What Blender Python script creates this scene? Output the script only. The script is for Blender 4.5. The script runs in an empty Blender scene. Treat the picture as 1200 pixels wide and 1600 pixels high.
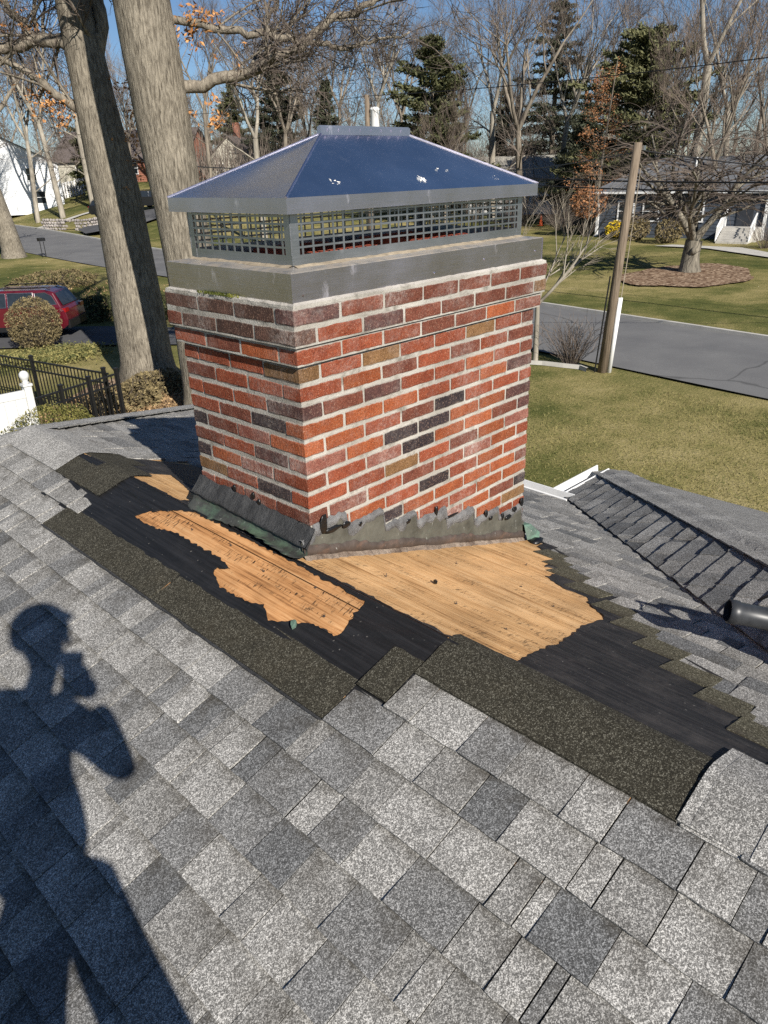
import bpy, bmesh, math, random
import numpy as np
from mathutils import Vector, Matrix, noise as mnoise
from mathutils.geometry import tessellate_polygon

scene = bpy.context.scene
COL = scene.collection
R = math.radians

# ------------------------------------------------------------------ camera
CAM = Vector((-1.5986, -1.9343, 0.3960))
yaw, pitch, roll = 0.800725, 0.431918, -0.029854
fwd = Vector((math.sin(yaw) * math.cos(pitch), math.cos(yaw) * math.cos(pitch), -math.sin(pitch)))
rgt0 = Vector((math.cos(yaw), -math.sin(yaw), 0))
up0 = rgt0.cross(fwd)
rgt = rgt0 * math.cos(roll) + up0 * math.sin(roll)
upv = up0 * math.cos(roll) - rgt0 * math.sin(roll)
cam_data = bpy.data.cameras.new('camera')
cam = bpy.data.objects.new('camera', cam_data)
COL.objects.link(cam)
cam_data.sensor_fit = 'VERTICAL'
cam_data.sensor_height = 36.0
cam_data.lens = 36.0 * 1158.34 / 1600.0
cam_data.clip_start = 0.02
cam_data.clip_end = 6000
cam.matrix_world = Matrix((
    (rgt.x, upv.x, -fwd.x, CAM.x), (rgt.y, upv.y, -fwd.y, CAM.y), (rgt.z, upv.z, -fwd.z, CAM.z), (0, 0, 0, 1)))
scene.camera = cam

# ------------------------------------------------------------------ sky, sun, exposure
SUN = Vector((-0.272, -0.803, 0.531)).normalized()
world = bpy.data.worlds.new('World')
scene.world = world
world.use_nodes = True
wn = world.node_tree
wn.nodes.clear()
sky = wn.nodes.new('ShaderNodeTexSky')
sky.sky_type = 'NISHITA'
sky.sun_disc = False
sky.sun_elevation = math.asin(SUN.z)
sky.sun_rotation = math.atan2(SUN.x, SUN.y)
sky.altitude = 1400
sky.air_density = 1.0
sky.dust_density = 0.0
sky.ozone_density = 5.0
bg = wn.nodes.new('ShaderNodeBackground')
bg.inputs['Strength'].default_value = 0.055
wo = wn.nodes.new('ShaderNodeOutputWorld')
wn.links.new(sky.outputs[0], bg.inputs[0])
wn.links.new(bg.outputs[0], wo.inputs[0])

sun_data = bpy.data.lights.new('sun', 'SUN')
sun_data.energy = 5.0
sun_data.angle = R(0.53)
sun_data.color = (1.0, 0.945, 0.86)
sun = bpy.data.objects.new('sun', sun_data)
COL.objects.link(sun)
sun.rotation_euler = (-SUN).to_track_quat('-Z', 'Y').to_euler()
sun.location = (0, 0, 30)

scene.view_settings.view_transform = 'Standard'
scene.view_settings.look = 'None'
scene.view_settings.gamma = 1
scene.view_settings.exposure = 0.55
scene.view_settings.use_curve_mapping = False
scene.cycles.max_bounces = 4
scene.cycles.diffuse_bounces = 2
scene.cycles.glossy_bounces = 3
scene.cycles.use_denoising = False

# ------------------------------------------------------------------ helpers
def tag(o, label=None, cat=None, group=None, kind=None):
    if label: o['label'] = label
    if cat: o['category'] = cat
    if group: o['group'] = group
    if kind: o['kind'] = kind
    return o

def empty(name, loc, label=None, cat=None, group=None, rz=0.0):
    o = bpy.data.objects.new(name, None)
    COL.objects.link(o)
    o.location = loc
    o.rotation_euler = (0, 0, rz)
    o.empty_display_size = 0.2
    return tag(o, label, cat, group)

class MB:
    """collects geometry; build() links it as ONE mesh object"""
    def __init__(self):
        self.v, self.f, self.m = [], [], []
    def add(self, verts, faces, mat=0):
        o = len(self.v)
        self.v.extend([tuple(x) for x in verts])
        self.f.extend([tuple(i + o for i in f) for f in faces])
        self.m.extend([mat] * len(faces))
        return self
    def box(self, c, s, mat=0, rot=None):
        hx, hy, hz = s[0] / 2, s[1] / 2, s[2] / 2
        vs = [Vector((x, y, z)) for x in (-hx, hx) for y in (-hy, hy) for z in (-hz, hz)]
        if rot is not None: vs = [rot @ v for v in vs]
        c = Vector(c)
        vs = [v + c for v in vs]
        return self.add(vs, [(0, 1, 3, 2), (4, 6, 7, 5), (0, 4, 5, 1), (2, 3, 7, 6), (0, 2, 6, 4), (1, 5, 7, 3)], mat)
    def box2(self, a, b, mat=0):
        return self.box([(a[i] + b[i]) / 2 for i in range(3)], [abs(b[i] - a[i]) for i in range(3)], mat)
    def tube(self, pts, rad, n=6, cap=True, mat=0, squash=1.0):
        pts = [Vector(p) for p in pts]
        if not hasattr(rad, '__len__'): rad = [rad] * len(pts)
        o = len(self.v)
        up = None
        for i, p in enumerate(pts):
            if i == 0: t = pts[1] - pts[0]
            elif i == len(pts) - 1: t = pts[-1] - pts[-2]
            else: t = pts[i + 1] - pts[i - 1]
            if t.length < 1e-9: t = Vector((0, 0, 1))
            t.normalize()
            if up is None:
                up = Vector((0, 0, 1)) if abs(t.z) < .9 else Vector((1, 0, 0))
            a = t.cross(up)
            if a.length < 1e-6: a = t.orthogonal()
            a.normalize()
            b = a.cross(t)
            up = b
            for k in range(n):
                an = 2 * math.pi * k / n
                q = p + a * (math.cos(an) * rad[i]) + b * (math.sin(an) * rad[i] * squash)
                self.v.append((q.x, q.y, q.z))
        for i in range(len(pts) - 1):
            for k in range(n):
                k2 = (k + 1) % n
                self.f.append((o + i * n + k, o + i * n + k2, o + (i + 1) * n + k2, o + (i + 1) * n + k))
                self.m.append(mat)
        if cap:
            self.f.append(tuple(o + k for k in reversed(range(n)))); self.m.append(mat)
            self.f.append(tuple(o + (len(pts) - 1) * n + k for k in range(n))); self.m.append(mat)
        return self
    def lathe(self, prof, n=16, c=(0, 0, 0), mat=0):
        o = len(self.v)
        for r, z in prof:
            for k in range(n):
                a = 2 * math.pi * k / n
                self.v.append((c[0] + r * math.cos(a), c[1] + r * math.sin(a), c[2] + z))
        for i in range(len(prof) - 1):
            for k in range(n):
                k2 = (k + 1) % n
                self.f.append((o + i * n + k, o + i * n + k2, o + (i + 1) * n + k2, o + (i + 1) * n + k)); self.m.append(mat)
        return self
    def prism(self, poly, z0, z1, mat=0):
        n = len(poly)
        vs = [(x, y, z0) for x, y in poly] + [(x, y, z1) for x, y in poly]
        fs = [tuple(reversed(range(n))), tuple(range(n, 2 * n))] + [(i, (i + 1) % n, n + (i + 1) % n, n + i) for i in range(n)]
        return self.add(vs, fs, mat)
    def build(self, name, mats, parent=None, smooth=False):
        me = bpy.data.meshes.new(name)
        off = Vector(parent.location) if parent is not None else Vector((0, 0, 0))
        if self._world and parent is not None:
            vs = [(x - off.x, y - off.y, z - off.z) for x, y, z in self.v]
        else:
            vs = self.v
        me.from_pydata(vs, [], self.f)
        if not isinstance(mats, (list, tuple)): mats = [mats]
        for m in mats: me.materials.append(m)
        if len(mats) > 1: me.polygons.foreach_set('material_index', self.m)
        if smooth: me.polygons.foreach_set('use_smooth', [True] * len(self.f))
        me.update()
        o = bpy.data.objects.new(name, me)
        COL.objects.link(o)
        if parent is not None: o.parent = parent
        return o
    _world = True
def LMB():
    m = MB(); m._world = False
    return m

def copy_thing(root, loc, rz=0.0, scale=1.0, label=None, group=None):
    r = root.copy(); COL.objects.link(r)
    r.location = loc; r.rotation_euler = (0, 0, rz)
    r.scale = (scale,) * 3 if not hasattr(scale, '__len__') else scale
    if label: r['label'] = label
    if group: r['group'] = group
    for ch in list(root.children):
        c = ch.copy(); COL.objects.link(c); c.parent = r
        for g in list(ch.children):
            d = g.copy(); COL.objects.link(d); d.parent = c
    return r

# ------------------------------------------------------------------ materials
class NT:
    def __init__(self, name, rough=0.8, spec=0.3, metal=0.0):
        self.mat = bpy.data.materials.new(name)
        self.mat.use_nodes = True
        self.t = self.mat.node_tree
        self.b = self.t.nodes['Principled BSDF']
        self.b.inputs['Roughness'].default_value = rough
        self.b.inputs['Specular IOR Level'].default_value = spec
        self.b.inputs['Metallic'].default_value = metal
        self._geo = None
    def n(self, typ, **kw):
        nd = self.t.nodes.new(typ)
        for k, v in kw.items(): setattr(nd, k, v)
        return nd
    def link(self, a, b): self.t.links.new(a, b)
    def pos(self):
        if self._geo is None: self._geo = self.n('ShaderNodeNewGeometry')
        return self._geo.outputs['Position']
    def obj(self):
        return self.n('ShaderNodeTexCoord').outputs['Object']
    def mapping(self, vec, scale=(1, 1, 1), rot=(0, 0, 0), loc=(0, 0, 0)):
        m = self.n('ShaderNodeMapping')
        m.inputs['Scale'].default_value = scale
        m.inputs['Rotation'].default_value = rot
        m.inputs['Location'].default_value = loc
        self.link(vec, m.inputs['Vector'])
        return m.outputs[0]
    def noise(self, vec, scale, detail=2, rough=.5, dist=0.0):
        t = self.n('ShaderNodeTexNoise')
        t.inputs['Scale'].default_value = scale
        t.inputs['Detail'].default_value = detail
        t.inputs['Roughness'].default_value = rough
        t.inputs['Distortion'].default_value = dist
        if vec is not None: self.link(vec, t.inputs['Vector'])
        return t.outputs['Fac']
    def voro(self, vec, scale, out='Color', feature='F1'):
        t = self.n('ShaderNodeTexVoronoi', feature=feature)
        t.inputs['Scale'].default_value = scale
        self.link(vec, t.inputs['Vector'])
        return t.outputs[out]
    def bw(self, col):
        s = self.n('ShaderNodeSeparateColor')
        self.link(col, s.inputs[0])
        return s.outputs[0]
    def ramp(self, fac, stops, interp='LINEAR'):
        r = self.n('ShaderNodeValToRGB')
        cr = r.color_ramp
        cr.interpolation = interp
        while len(cr.elements) < len(stops): cr.elements.new(0.5)
        for e, (p, c) in zip(cr.elements, stops):
            e.position = p
            if not hasattr(c, '__len__'): c = (c, c, c)
            e.color = (c[0], c[1], c[2], 1)
        self.link(fac, r.inputs[0])
        return r.outputs[0]
    def mix(self, fac, a, b, mode='MIX'):
        m = self.n('ShaderNodeMix', data_type='RGBA', blend_type=mode)
        if hasattr(fac, 'is_output'): self.link(fac, m.inputs['Factor'])
        else: m.inputs['Factor'].default_value = fac
        for v, k in ((a, 6), (b, 7)):
            if hasattr(v, 'is_output'): self.link(v, m.inputs[k])
            else: m.inputs[k].default_value = (v[0], v[1], v[2], 1)
        return m.outputs[2]
    def math(self, op, a, b=0.5):
        m = self.n('ShaderNodeMath', operation=op)
        for v, k in ((a, 0), (b, 1)):
            if hasattr(v, 'is_output'): self.link(v, m.inputs[k])
            else: m.inputs[k].default_value = v
        return m.outputs[0]
    def color(self, c):
        if hasattr(c, 'is_output'): self.link(c, self.b.inputs['Base Color'])
        else: self.b.inputs['Base Color'].default_value = (c[0], c[1], c[2], 1)
        return self
    def rough(self, r):
        self.link(r, self.b.inputs['Roughness']); return self
    def bump(self, h, strength=.3, dist=.01):
        b = self.n('ShaderNodeBump')
        b.inputs['Strength'].default_value = strength
        b.inputs['Distance'].default_value = dist
        self.link(h, b.inputs['Height'])
        self.link(b.outputs[0], self.b.inputs['Normal'])
        return self
    def rnd(self):
        return self.n('ShaderNodeObjectInfo').outputs['Random']

TH = -0.02395            # the ridge's turn against the chimney
LAT = Vector((math.cos(yaw), -math.sin(yaw), 0)); FW = Vector((math.sin(yaw), math.cos(yaw), 0))
def plain(name, c, rough=.7, var=.25, scale=6, spec=.3, metal=0, bump=0, bscale=40):
    """one colour with a little procedural wear"""
    m = NT(name, rough, spec, metal)
    f = m.noise(m.pos(), scale, 4, .6)
    lo = [x * (1 - var) for x in c]; hi = [min(1, x * (1 + var)) for x in c]
    m.color(m.ramp(f, [(.3, lo), (.7, hi)]))
    if bump: m.bump(m.noise(m.pos(), bscale, 3), bump, .01)
    return m.mat

def granules(name, dark, mid, light, cut=(.30, .62, .80), wear=.25, stain=(.10, .09, .07)):
    """mineral surfaced roofing: grains of about 2 mm"""
    m = NT(name, .92, .25)
    p = m.pos()
    g1 = m.bw(m.voro(p, 520))
    g2 = m.bw(m.voro(p, 260))
    g = m.math('ADD', m.math('MULTIPLY', g1, .62), m.math('MULTIPLY', g2, .38))
    c = m.ramp(g, [(cut[0], dark), (cut[1], mid), (cut[2], light)])
    big = m.ramp(m.noise(p, 7, 5, .65), [(.38, .90), (.62, 1.06)])
    c = m.mix(1.0, c, big, 'MULTIPLY')
    st = m.ramp(m.noise(p, 3.2, 5, .7), [(.56, 0), (.75, 1)])
    c = m.mix(m.math('MULTIPLY', st, wear), c, stain)
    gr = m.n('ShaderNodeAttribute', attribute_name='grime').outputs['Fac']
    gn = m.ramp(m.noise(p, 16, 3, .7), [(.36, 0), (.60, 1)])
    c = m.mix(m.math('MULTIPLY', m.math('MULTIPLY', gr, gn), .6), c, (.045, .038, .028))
    m.color(c)
    m.bump(g1, .5, .0022)
    return m.mat

M = {}
def gray(mid, warm=(1.03, 1.0, .94), lo=.36, hi=1.95):
    return [tuple(mid * k * w for w in warm) for k in (lo, 1.0, hi)]
M['sh_light'] = granules('shingle_light', *gray(.345))
M['sh_mid'] = granules('shingle_mid', *gray(.272))
M['sh_dark'] = granules('shingle_dark', *gray(.215, (1.01, 1.0, .975)))
M['sh_deep'] = granules('shingle_deep', *gray(.160, (.99, 1.0, 1.0)))
M['olive'] = granules('shingle_olive', (.018, .016, .011), (.052, .047, .033), (.21, .20, .16), (.3, .68, .93), .15, (.09, .07, .04))
M['olive_b'] = granules('shingle_olive_lighter', (.034, .031, .020), (.105, .096, .062), (.32, .30, .23), (.3, .66, .92), .15, (.1, .08, .05))
SH = ['sh_light', 'sh_mid', 'sh_dark', 'sh_deep']

def felt(name, base, streak, strength):
    m = NT(name, .62, .35)
    p = m.mapping(m.pos(), (1, 1, 1), (0, 0, -TH))
    s1 = m.noise(m.mapping(p, (38, 1.3, 38)), 2.2, 5, .65)
    s2 = m.noise(p, 5, 5, .7)
    c = m.ramp(s1, [(.42, base), (.72, streak)])
    c = m.mix(m.ramp(s2, [(.5, 0), (.8, strength)]), c, (streak[0] * 1.7, streak[1] * 1.65, streak[2] * 1.55))
    fl = m.bw(m.voro(p, 210))
    fleck = m.math('MULTIPLY', m.ramp(fl, [(.9975, 0), (.9985, 1)]), .45)
    c = m.mix(fleck, c, (.3, .28, .25))
    m.color(c)
    m.bump(m.math('ADD', s1, m.noise(p, 14, 4, .6)), .5, .008)
    return m.mat
M['felt'] = felt('tar_felt', (.0075, .0078, .0085), (.021, .021, .023), .35)
M['felt_b'] = felt('tar_felt_worn', (.013, .0125, .013), (.044, .040, .039), .9)

def wood(name, a, b, dark, dash):
    m = NT(name, .72, .25)
    p = m.mapping(m.pos(), (1, 1, 1), (0, 0, -TH))
    g1 = m.noise(m.mapping(p, (105, 2.6, 105)), 1.6, 6, .7, .35)
    g2 = m.noise(m.mapping(p, (14, 1.0, 14)), 1.4, 3, .6, .6)
    c = m.ramp(m.math('ADD', m.math('MULTIPLY', g1, .6), m.math('MULTIPLY', g2, .4)), [(.36, dark), (.47, b), (.62, a)])
    patch = m.ramp(m.noise(p, 4.5, 4, .6), [(.35, .78), (.65, 1.14)])
    c = m.mix(1, c, patch, 'MULTIPLY')
    # old tar and saw marks left on the sheet
    k = m.noise(m.mapping(p, (26, 120, 26)), 1.0, 3, .7)
    k2 = m.noise(m.mapping(p, (9, 1.6, 9)), 2.0, 3, .6)
    mk = m.math('MULTIPLY', m.ramp(k, [(.56, 0), (.62, 1)]), m.ramp(k2, [(.49, 0), (.60, 1)]))
    c = m.mix(m.math('MULTIPLY', mk, dash), c, (.02, .014, .010))
    spot = m.ramp(m.noise(p, 60, 2, .5), [(.70, 0), (.76, 1)])
    c = m.mix(m.math('MULTIPLY', spot, .55 * dash), c, (.03, .02, .012))
    m.color(c)
    m.bump(m.math('SUBTRACT', g1, m.math('MULTIPLY', mk, .6)), .55, .004)
    return m.mat
M['wood_a'] = wood('plywood_orange', (.64, .37, .175), (.48, .235, .092), (.15, .062, .022), 1.0)
M['wood_b'] = wood('plywood_pale', (.74, .49, .255), (.59, .345, .15), (.22, .105, .038), .6)

def brick(name, c1, c2, eff=.25, dark=None):
    m = NT(name, .88, .2)
    p = m.pos()
    rn = m.rnd()
    off = m.n('ShaderNodeVectorMath', operation='ADD')
    m.link(p, off.inputs[0]); m.link(rn, off.inputs[1])
    q = off.outputs[0]
    f = m.noise(q, 14, 5, .65)
    c = m.ramp(f, [(.32, c1), (.66, c2)])
    hv = m.ramp(rn, [(0, .78), (.5, 1.0), (1, 1.14)])
    c = m.mix(1, c, hv, 'MULTIPLY')
    speck = m.bw(m.voro(p, 330))
    c = m.mix(m.math('MULTIPLY', m.ramp(speck, [(.80, 0), (.9, 1)]), .45), c, (.03, .014, .01))
    c = m.mix(m.math('MULTIPLY', m.ramp(speck, [(.04, 1), (.10, 0)]), .30), c, (.62, .40, .28))
    ef = m.ramp(m.noise(p, 3.6, 6, .75), [(.47, 0), (.70, 1)])
    ef2 = m.ramp(m.noise(p, 70, 4, .75), [(.40, .10), (.60, 1)])
    c = m.mix(m.math('MULTIPLY', m.math('MULTIPLY', ef, ef2), eff), c, (.62, .55, .50))
    gz = m.n('ShaderNodeSeparateXYZ'); m.link(m.n('ShaderNodeTexCoord').outputs['Generated'], gz.inputs[0])
    ed = m.math('SUBTRACT', .5, m.math('ABSOLUTE', m.math('SUBTRACT', gz.outputs[2], .5), 0))
    sme = m.math('SUBTRACT', m.math('MULTIPLY', m.noise(p, 22, 5, .8), .25), ed)
    c = m.mix(m.math('MULTIPLY', m.ramp(sme, [(.02, 0), (.07, 1)]), .85), c, (.40, .37, .325))
    m.color(c)
    rg = m.noise(m.mapping(p, (1, 1, .42)), 150, 4, .7)
    pit = m.noise(p, 420, 2, .6)
    m.bump(m.math('ADD', m.math('ADD', rg, m.math('MULTIPLY', f, .5)), m.math('MULTIPLY', pit, .35)), 1.0, .0095)
    return m.mat
M['br_red'] = brick('brick_red', (.225, .052, .025), (.315, .083, .040), .35)
M['br_orange'] = brick('brick_orange_red', (.285, .070, .026), (.375, .108, .042), .25)
M['br_brown'] = brick('brick_brown_red', (.135, .042, .027), (.21, .070, .044), .45)
M['br_purple'] = brick('brick_purple_brown', (.062, .032, .031), (.145, .066, .056), .40)
M['br_dark'] = brick('brick_dark', (.028, .022, .026), (.060, .044, .046), .25)
M['br_tan'] = brick('brick_tan', (.165, .085, .034), (.26, .145, .066), .25)
M['br_pink'] = brick('brick_faded_pink', (.19, .055, .038), (.31, .14, .105), .75)
M['br_grime'] = brick('brick_grimy', (.070, .042, .034), (.15, .080, .060), .60)

def mortar_mat():
    m = NT('mortar', .93, .15)
    p = m.pos()
    f = m.noise(p, 9, 6, .7)
    c = m.ramp(f, [(.34, (.21, .195, .165)), (.48, (.42, .395, .35)), (.66, (.56, .535, .485))])
    g = m.ramp(m.noise(p, 4.5, 5, .7), [(.46, 0), (.66, .75)])
    c = m.mix(g, c, (.20, .185, .155))
    m.color(c)
    m.bump(m.noise(p, 130, 5, .75), .9, .006)
    return m.mat
M['mortar'] = mortar_mat()

def steel(name, base, r0, r1, smear, dirt=0.0, aniso=(1, 1, 26)):
    m = NT(name, r0, .5, 1.0)
    p = m.pos()
    f = m.noise(p, 3.2, 5, .6)
    br = m.noise(m.mapping(p, aniso), 9, 3, .6)
    m.rough(m.ramp(m.math('ADD', m.math('MULTIPLY', f, .6), m.math('MULTIPLY', br, .4)), [(.32, r0), (.68, r1)]))
    c = m.ramp(f, [(.3, [x * .82 for x in base]), (.7, base)])
    sm_ = m.ramp(m.noise(m.mapping(p, (1, 1, .45)), 12, 5, .7), [(.62, 0), (.74, smear)])
    c = m.mix(sm_, c, (.72, .74, .76))
    m.color(c)
    met = m.math('SUBTRACT', 1.0, m.math('MULTIPLY', sm_, .8))
    if dirt:
        d = m.ramp(m.noise(p, 18, 5, .7), [(.30, 0), (.60, dirt)])
        c2 = m.mix(d, c, (.34, .26, .17))
        m.color(c2)
        met = m.math('MULTIPLY', met, m.math('SUBTRACT', 1.0, d))
    m.link(met, m.b.inputs['Metallic'])
    m.bump(m.noise(p, 2.3, 2, .5), .10, .02)
    return m.mat
M['steel'] = steel('stainless_steel', (.70, .655, .755), .24, .38, .35)
M['steel_hood'] = steel('stainless_hood', (.90, .93, .97), .20, .27, .03, aniso=(2, 2, 2))
M['steel_dirty'] = steel('stainless_ledge_dusty', (.55, .54, .52), .45, .6, .2, .6)
M['steel_dull'] = steel('stainless_screen', (.46, .47, .485), .36, .50, .12)
M['film'] = plain('plastic_film_scrap', (.72, .70, .66), .5, .1)

def flashing_mat(name, base, green, gstart):
    m = NT(name, .55, .4)
    p = m.pos()
    f = m.noise(p, 8, 6, .7)
    c = m.ramp(f, [(.3, [x * .55 for x in base]), (.7, [x * 1.35 for x in base])])
    gr = m.ramp(m.noise(m.mapping(p, (1, 1, 2.4)), 6.5, 5, .7), [(gstart, 0), (gstart + .16, 1)])
    c = m.mix(gr, c, green)
    wh = m.ramp(m.noise(m.mapping(p, (3, 3, .7)), 22, 4, .7), [(.66, 0), (.72, .8)])
    c = m.mix(wh, c, (.42, .43, .40))
    m.color(c)
    m.rough(m.ramp(f, [(.3, .42), (.7, .75)]))
    m.bump(m.noise(p, 24, 5, .7), .5, .008)
    return m.mat
M['copper'] = flashing_mat('flashing_green', (.048, .050, .045), (.075, .115, .078), .46)
M['lead'] = flashing_mat('flashing_brown_grey', (.085, .082, .066), (.095, .105, .082), .58)
M['patina'] = flashing_mat('flashing_patina', (.085, .125, .10), (.12, .21, .155), .46)
M['rust'] = flashing_mat('flashing_lower_rusty', (.065, .050, .042), (.12, .075, .055), .52)
def sealant_mat(name, lo, hi):
    m = NT(name, .8, .3)
    p = m.pos()
    f = m.noise(p, 11, 6, .72)
    m.color(m.ramp(f, [(.3, lo), (.72, hi)]))
    m.bump(m.noise(p, 38, 6, .78), 1.0, .022)
    return m.mat
M['seal_dark'] = sealant_mat('roof_cement_dark', (.032, .033, .035), (.085, .087, .09))
M['seal_grey'] = sealant_mat('roof_cement_grey', (.085, .085, .087), (.29, .29, .29))
M['tar'] = plain('tar_black', (.006, .006, .0065), .35, .3, spec=.5, bump=.5)
M['rubble'] = sealant_mat('old_mortar_edge', (.085, .055, .040), (.44, .36, .29))
M['clay'] = plain('terracotta_flue', (.36, .085, .05), .85, .3, 14, bump=.4)
M['soot'] = plain('soot_black', (.01, .01, .01), .9, .2)

M['white'] = plain('white_paint', (.74, .74, .73), .5, .06)
M['white_siding'] = plain('white_clapboard', (.70, .71, .72), .6, .06)
M['vinyl'] = plain('white_vinyl', (.60, .60, .585), .4, .05)
M['grey_siding'] = plain('blue_grey_clapboard', (.060, .072, .092), .65, .12)
M['cream_siding'] = plain('cream_clapboard', (.56, .53, .44), .65, .07)
M['far_brick'] = plain('far_brick_wall', (.27, .115, .075), .85, .3, 3)
M['roof_grey'] = plain('far_roof_grey', (.125, .13, .14), .9, .3, 3)
M['roof_brown'] = plain('far_roof_brown', (.115, .095, .088), .9, .25, 3)
M['roof_pale'] = plain('far_roof_pale', (.30, .285, .25), .9, .2, 3)
M['roof_dark'] = plain('far_roof_dark', (.03, .034, .042), .9, .25, 3)
M['glass'] = plain('window_glass', (.02, .025, .03), .08, .2, spec=.7)
M['black_metal'] = plain('black_powder_coat', (.010, .010, .011), .4, .25, spec=.5)
M['stone'] = plain('field_stone', (.30, .27, .25), .9, .45, 1.4, bump=.7, bscale=5)
M['concrete'] = plain('concrete', (.46, .44, .40), .9, .15, 2, bump=.3)
M['rubber'] = plain('tyre_rubber', (.012, .012, .013), .75, .2)
M['alloy'] = plain('wheel_alloy', (.45, .46, .47), .3, .1, metal=.9)
M['orange'] = plain('cone_orange', (.75, .12, .03), .6, .1)
M['plastic_grey'] = plain('tool_plastic', (.030, .032, .035), .42, .25, 30, spec=.5)
M['plastic_blk'] = plain('tool_plastic_black', (.010, .010, .011), .5, .2, spec=.5)

def carpaint():
    m = NT('car_paint_red', .28, .5)
    m.color(m.ramp(m.noise(m.pos(), 3), [(.3, (.075, .004, .010)), (.7, (.095, .005, .013))]))
    m.b.inputs['Coat Weight'].default_value = .8
    m.b.inputs['Coat Roughness'].default_value = .06
    return m.mat
M['car_red'] = carpaint()
M['car_black'] = plain('car_paint_black', (.012, .012, .014), .2, .1, spec=.6)
M['light_red'] = plain('tail_light_red', (.28, .008, .01), .2, .1, spec=.6)

def bark(name, lo, hi, sx=1.0, scale=11, b=.9):
    m = NT(name, .92, .15)
    p = m.mapping(m.pos(), (1, 1, .16))
    f = m.noise(p, scale * sx, 5, .68, .5)
    g = m.noise(m.pos(), 1.3, 4, .6)
    c = m.ramp(f, [(.34, lo), (.60, hi)])
    c = m.mix(1, c, m.ramp(g, [(.3, .80), (.7, 1.16)]), 'MULTIPLY')
    m.color(c)
    m.bump(f, b, .05)
    return m.mat
M['bark_oak'] = bark('bark_oak', (.085, .072, .055), (.29, .255, .20), 2.3, 11, 1.0)
M['bark_limb'] = bark('bark_limb', (.10, .083, .064), (.27, .235, .185), 1.4)
M['bark_far'] = bark('bark_far', (.10, .083, .066), (.255, .22, .175), .5, 6, .4)
M['bark_pale'] = bark('bark_pale', (.17, .15, .122), (.36, .325, .265), .5, 6, .4)
M['bark_cherry'] = bark('bark_cherry', (.055, .048, .040), (.24, .215, .17), .8, 7)
M['twig'] = plain('twig_grey_brown', (.165, .135, .112), .9, .35, .6)
M['twig_dark'] = plain('twig_dark', (.10, .08, .066), .9, .35, .6)
M['twig_red'] = plain('twig_reddish', (.165, .130, .105), .9, .3, .6)
M['twig_pale'] = plain('twig_pale', (.29, .25, .195), .9, .3, .6)
def pole_mat():
    m = NT('pole_wood', .85, .2)
    p = m.mapping(m.pos(), (1, 1, .06))
    f = m.noise(p, 26, 4, .65)
    m.color(m.ramp(f, [(.32, (.105, .080, .058)), (.62, (.235, .185, .135))]))
    m.bump(f, .5, .02)
    return m.mat
M['pole'] = pole_mat()

def leafmat(name, lo, hi, trans=.0):
    m = NT(name, .75, .2)
    rn = m.bw(m.voro(m.pos(), 9))
    m.color(m.ramp(rn, [(.1, lo), (.9, hi)]))
    return m.mat
M['leaf_oak'] = leafmat('dry_oak_leaf', (.30, .13, .045), (.56, .30, .125))
M['leaf_brown'] = leafmat('dry_brown_leaf', (.23, .105, .050), (.40, .20, .095))
M['needle'] = leafmat('pine_needle', (.036, .044, .020), (.125, .125, .058))
M['needle_dk'] = leafmat('spruce_needle', (.030, .036, .024), (.092, .098, .060))
M['needle_lt'] = leafmat('pine_needle_light', (.062, .070, .034), (.175, .170, .080))
M['box_leaf'] = leafmat('boxwood_leaf', (.060, .066, .018), (.21, .19, .055))
M['bush_leaf'] = leafmat('bush_leaf', (.095, .075, .040), (.24, .19, .095))
M['ivy'] = leafmat('ground_cover_leaf', (.070, .080, .028), (.26, .23, .085))
M['ever_shrub'] = leafmat('evergreen_shrub_leaf', (.022, .030, .013), (.085, .090, .035))
M['litter'] = leafmat('leaf_litter', (.15, .095, .05), (.44, .30, .16))
M['forsythia'] = leafmat('yellow_flower', (.55, .38, .02), (.75, .56, .04))
M['grass_blade'] = leafmat('grass_blade', (.075, .088, .022), (.27, .235, .095))
M['moss'] = leafmat('moss', (.04, .05, .008), (.12, .125, .02))

def lawn():
    m = NT('lawn', .95, .1)
    p = m.pos()
    big = m.noise(p, .16, 5, .65)
    mid = m.noise(p, 1.1, 5, .7)
    fine = m.noise(p, 14, 4, .75)
    f = m.math('ADD', m.math('ADD', m.math('MULTIPLY', big, .62), m.math('MULTIPLY', mid, .22)), m.math('MULTIPLY', fine, .26))
    c = m.ramp(f, [(.42, (.052, .068, .018)), (.52, (.12, .122, .038)), (.61, (.26, .22, .09)), (.70, (.36, .30, .145))])
    m.color(c)
    m.bump(fine, .8, .05)
    return m.mat
M['lawn'] = lawn()
def asphalt(name, lo, hi):
    m = NT(name, .93, .2)
    p = m.pos()
    f = m.noise(p, .5, 5, .6)
    s = m.noise(p, 60, 2, .6)
    c = m.ramp(f, [(.3, lo), (.7, hi)])
    c = m.mix(1, c, m.ramp(s, [(.3, .8), (.7, 1.18)]), 'MULTIPLY')
    w_ = m.n('ShaderNodeVectorMath', operation='ADD'); m.link(p, w_.inputs[0])
    nz = m.n('ShaderNodeTexNoise'); nz.inputs['Scale'].default_value = .6; m.link(p, nz.inputs['Vector']); m.link(nz.outputs['Color'], w_.inputs[1])
    cr = m.voro(w_.outputs[0], .16, 'Distance', 'DISTANCE_TO_EDGE')
    c = m.mix(m.math('MULTIPLY', m.ramp(cr, [(.002, 1), (.006, 0)]), .55), c, (.03, .03, .03))
    m.color(c)
    m.bump(s, .3, .01)
    return m.mat
M['asphalt'] = asphalt('asphalt', (.125, .125, .128), (.175, .174, .172))
M['drive'] = asphalt('driveway_asphalt', (.065, .066, .07), (.10, .10, .104))
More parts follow.
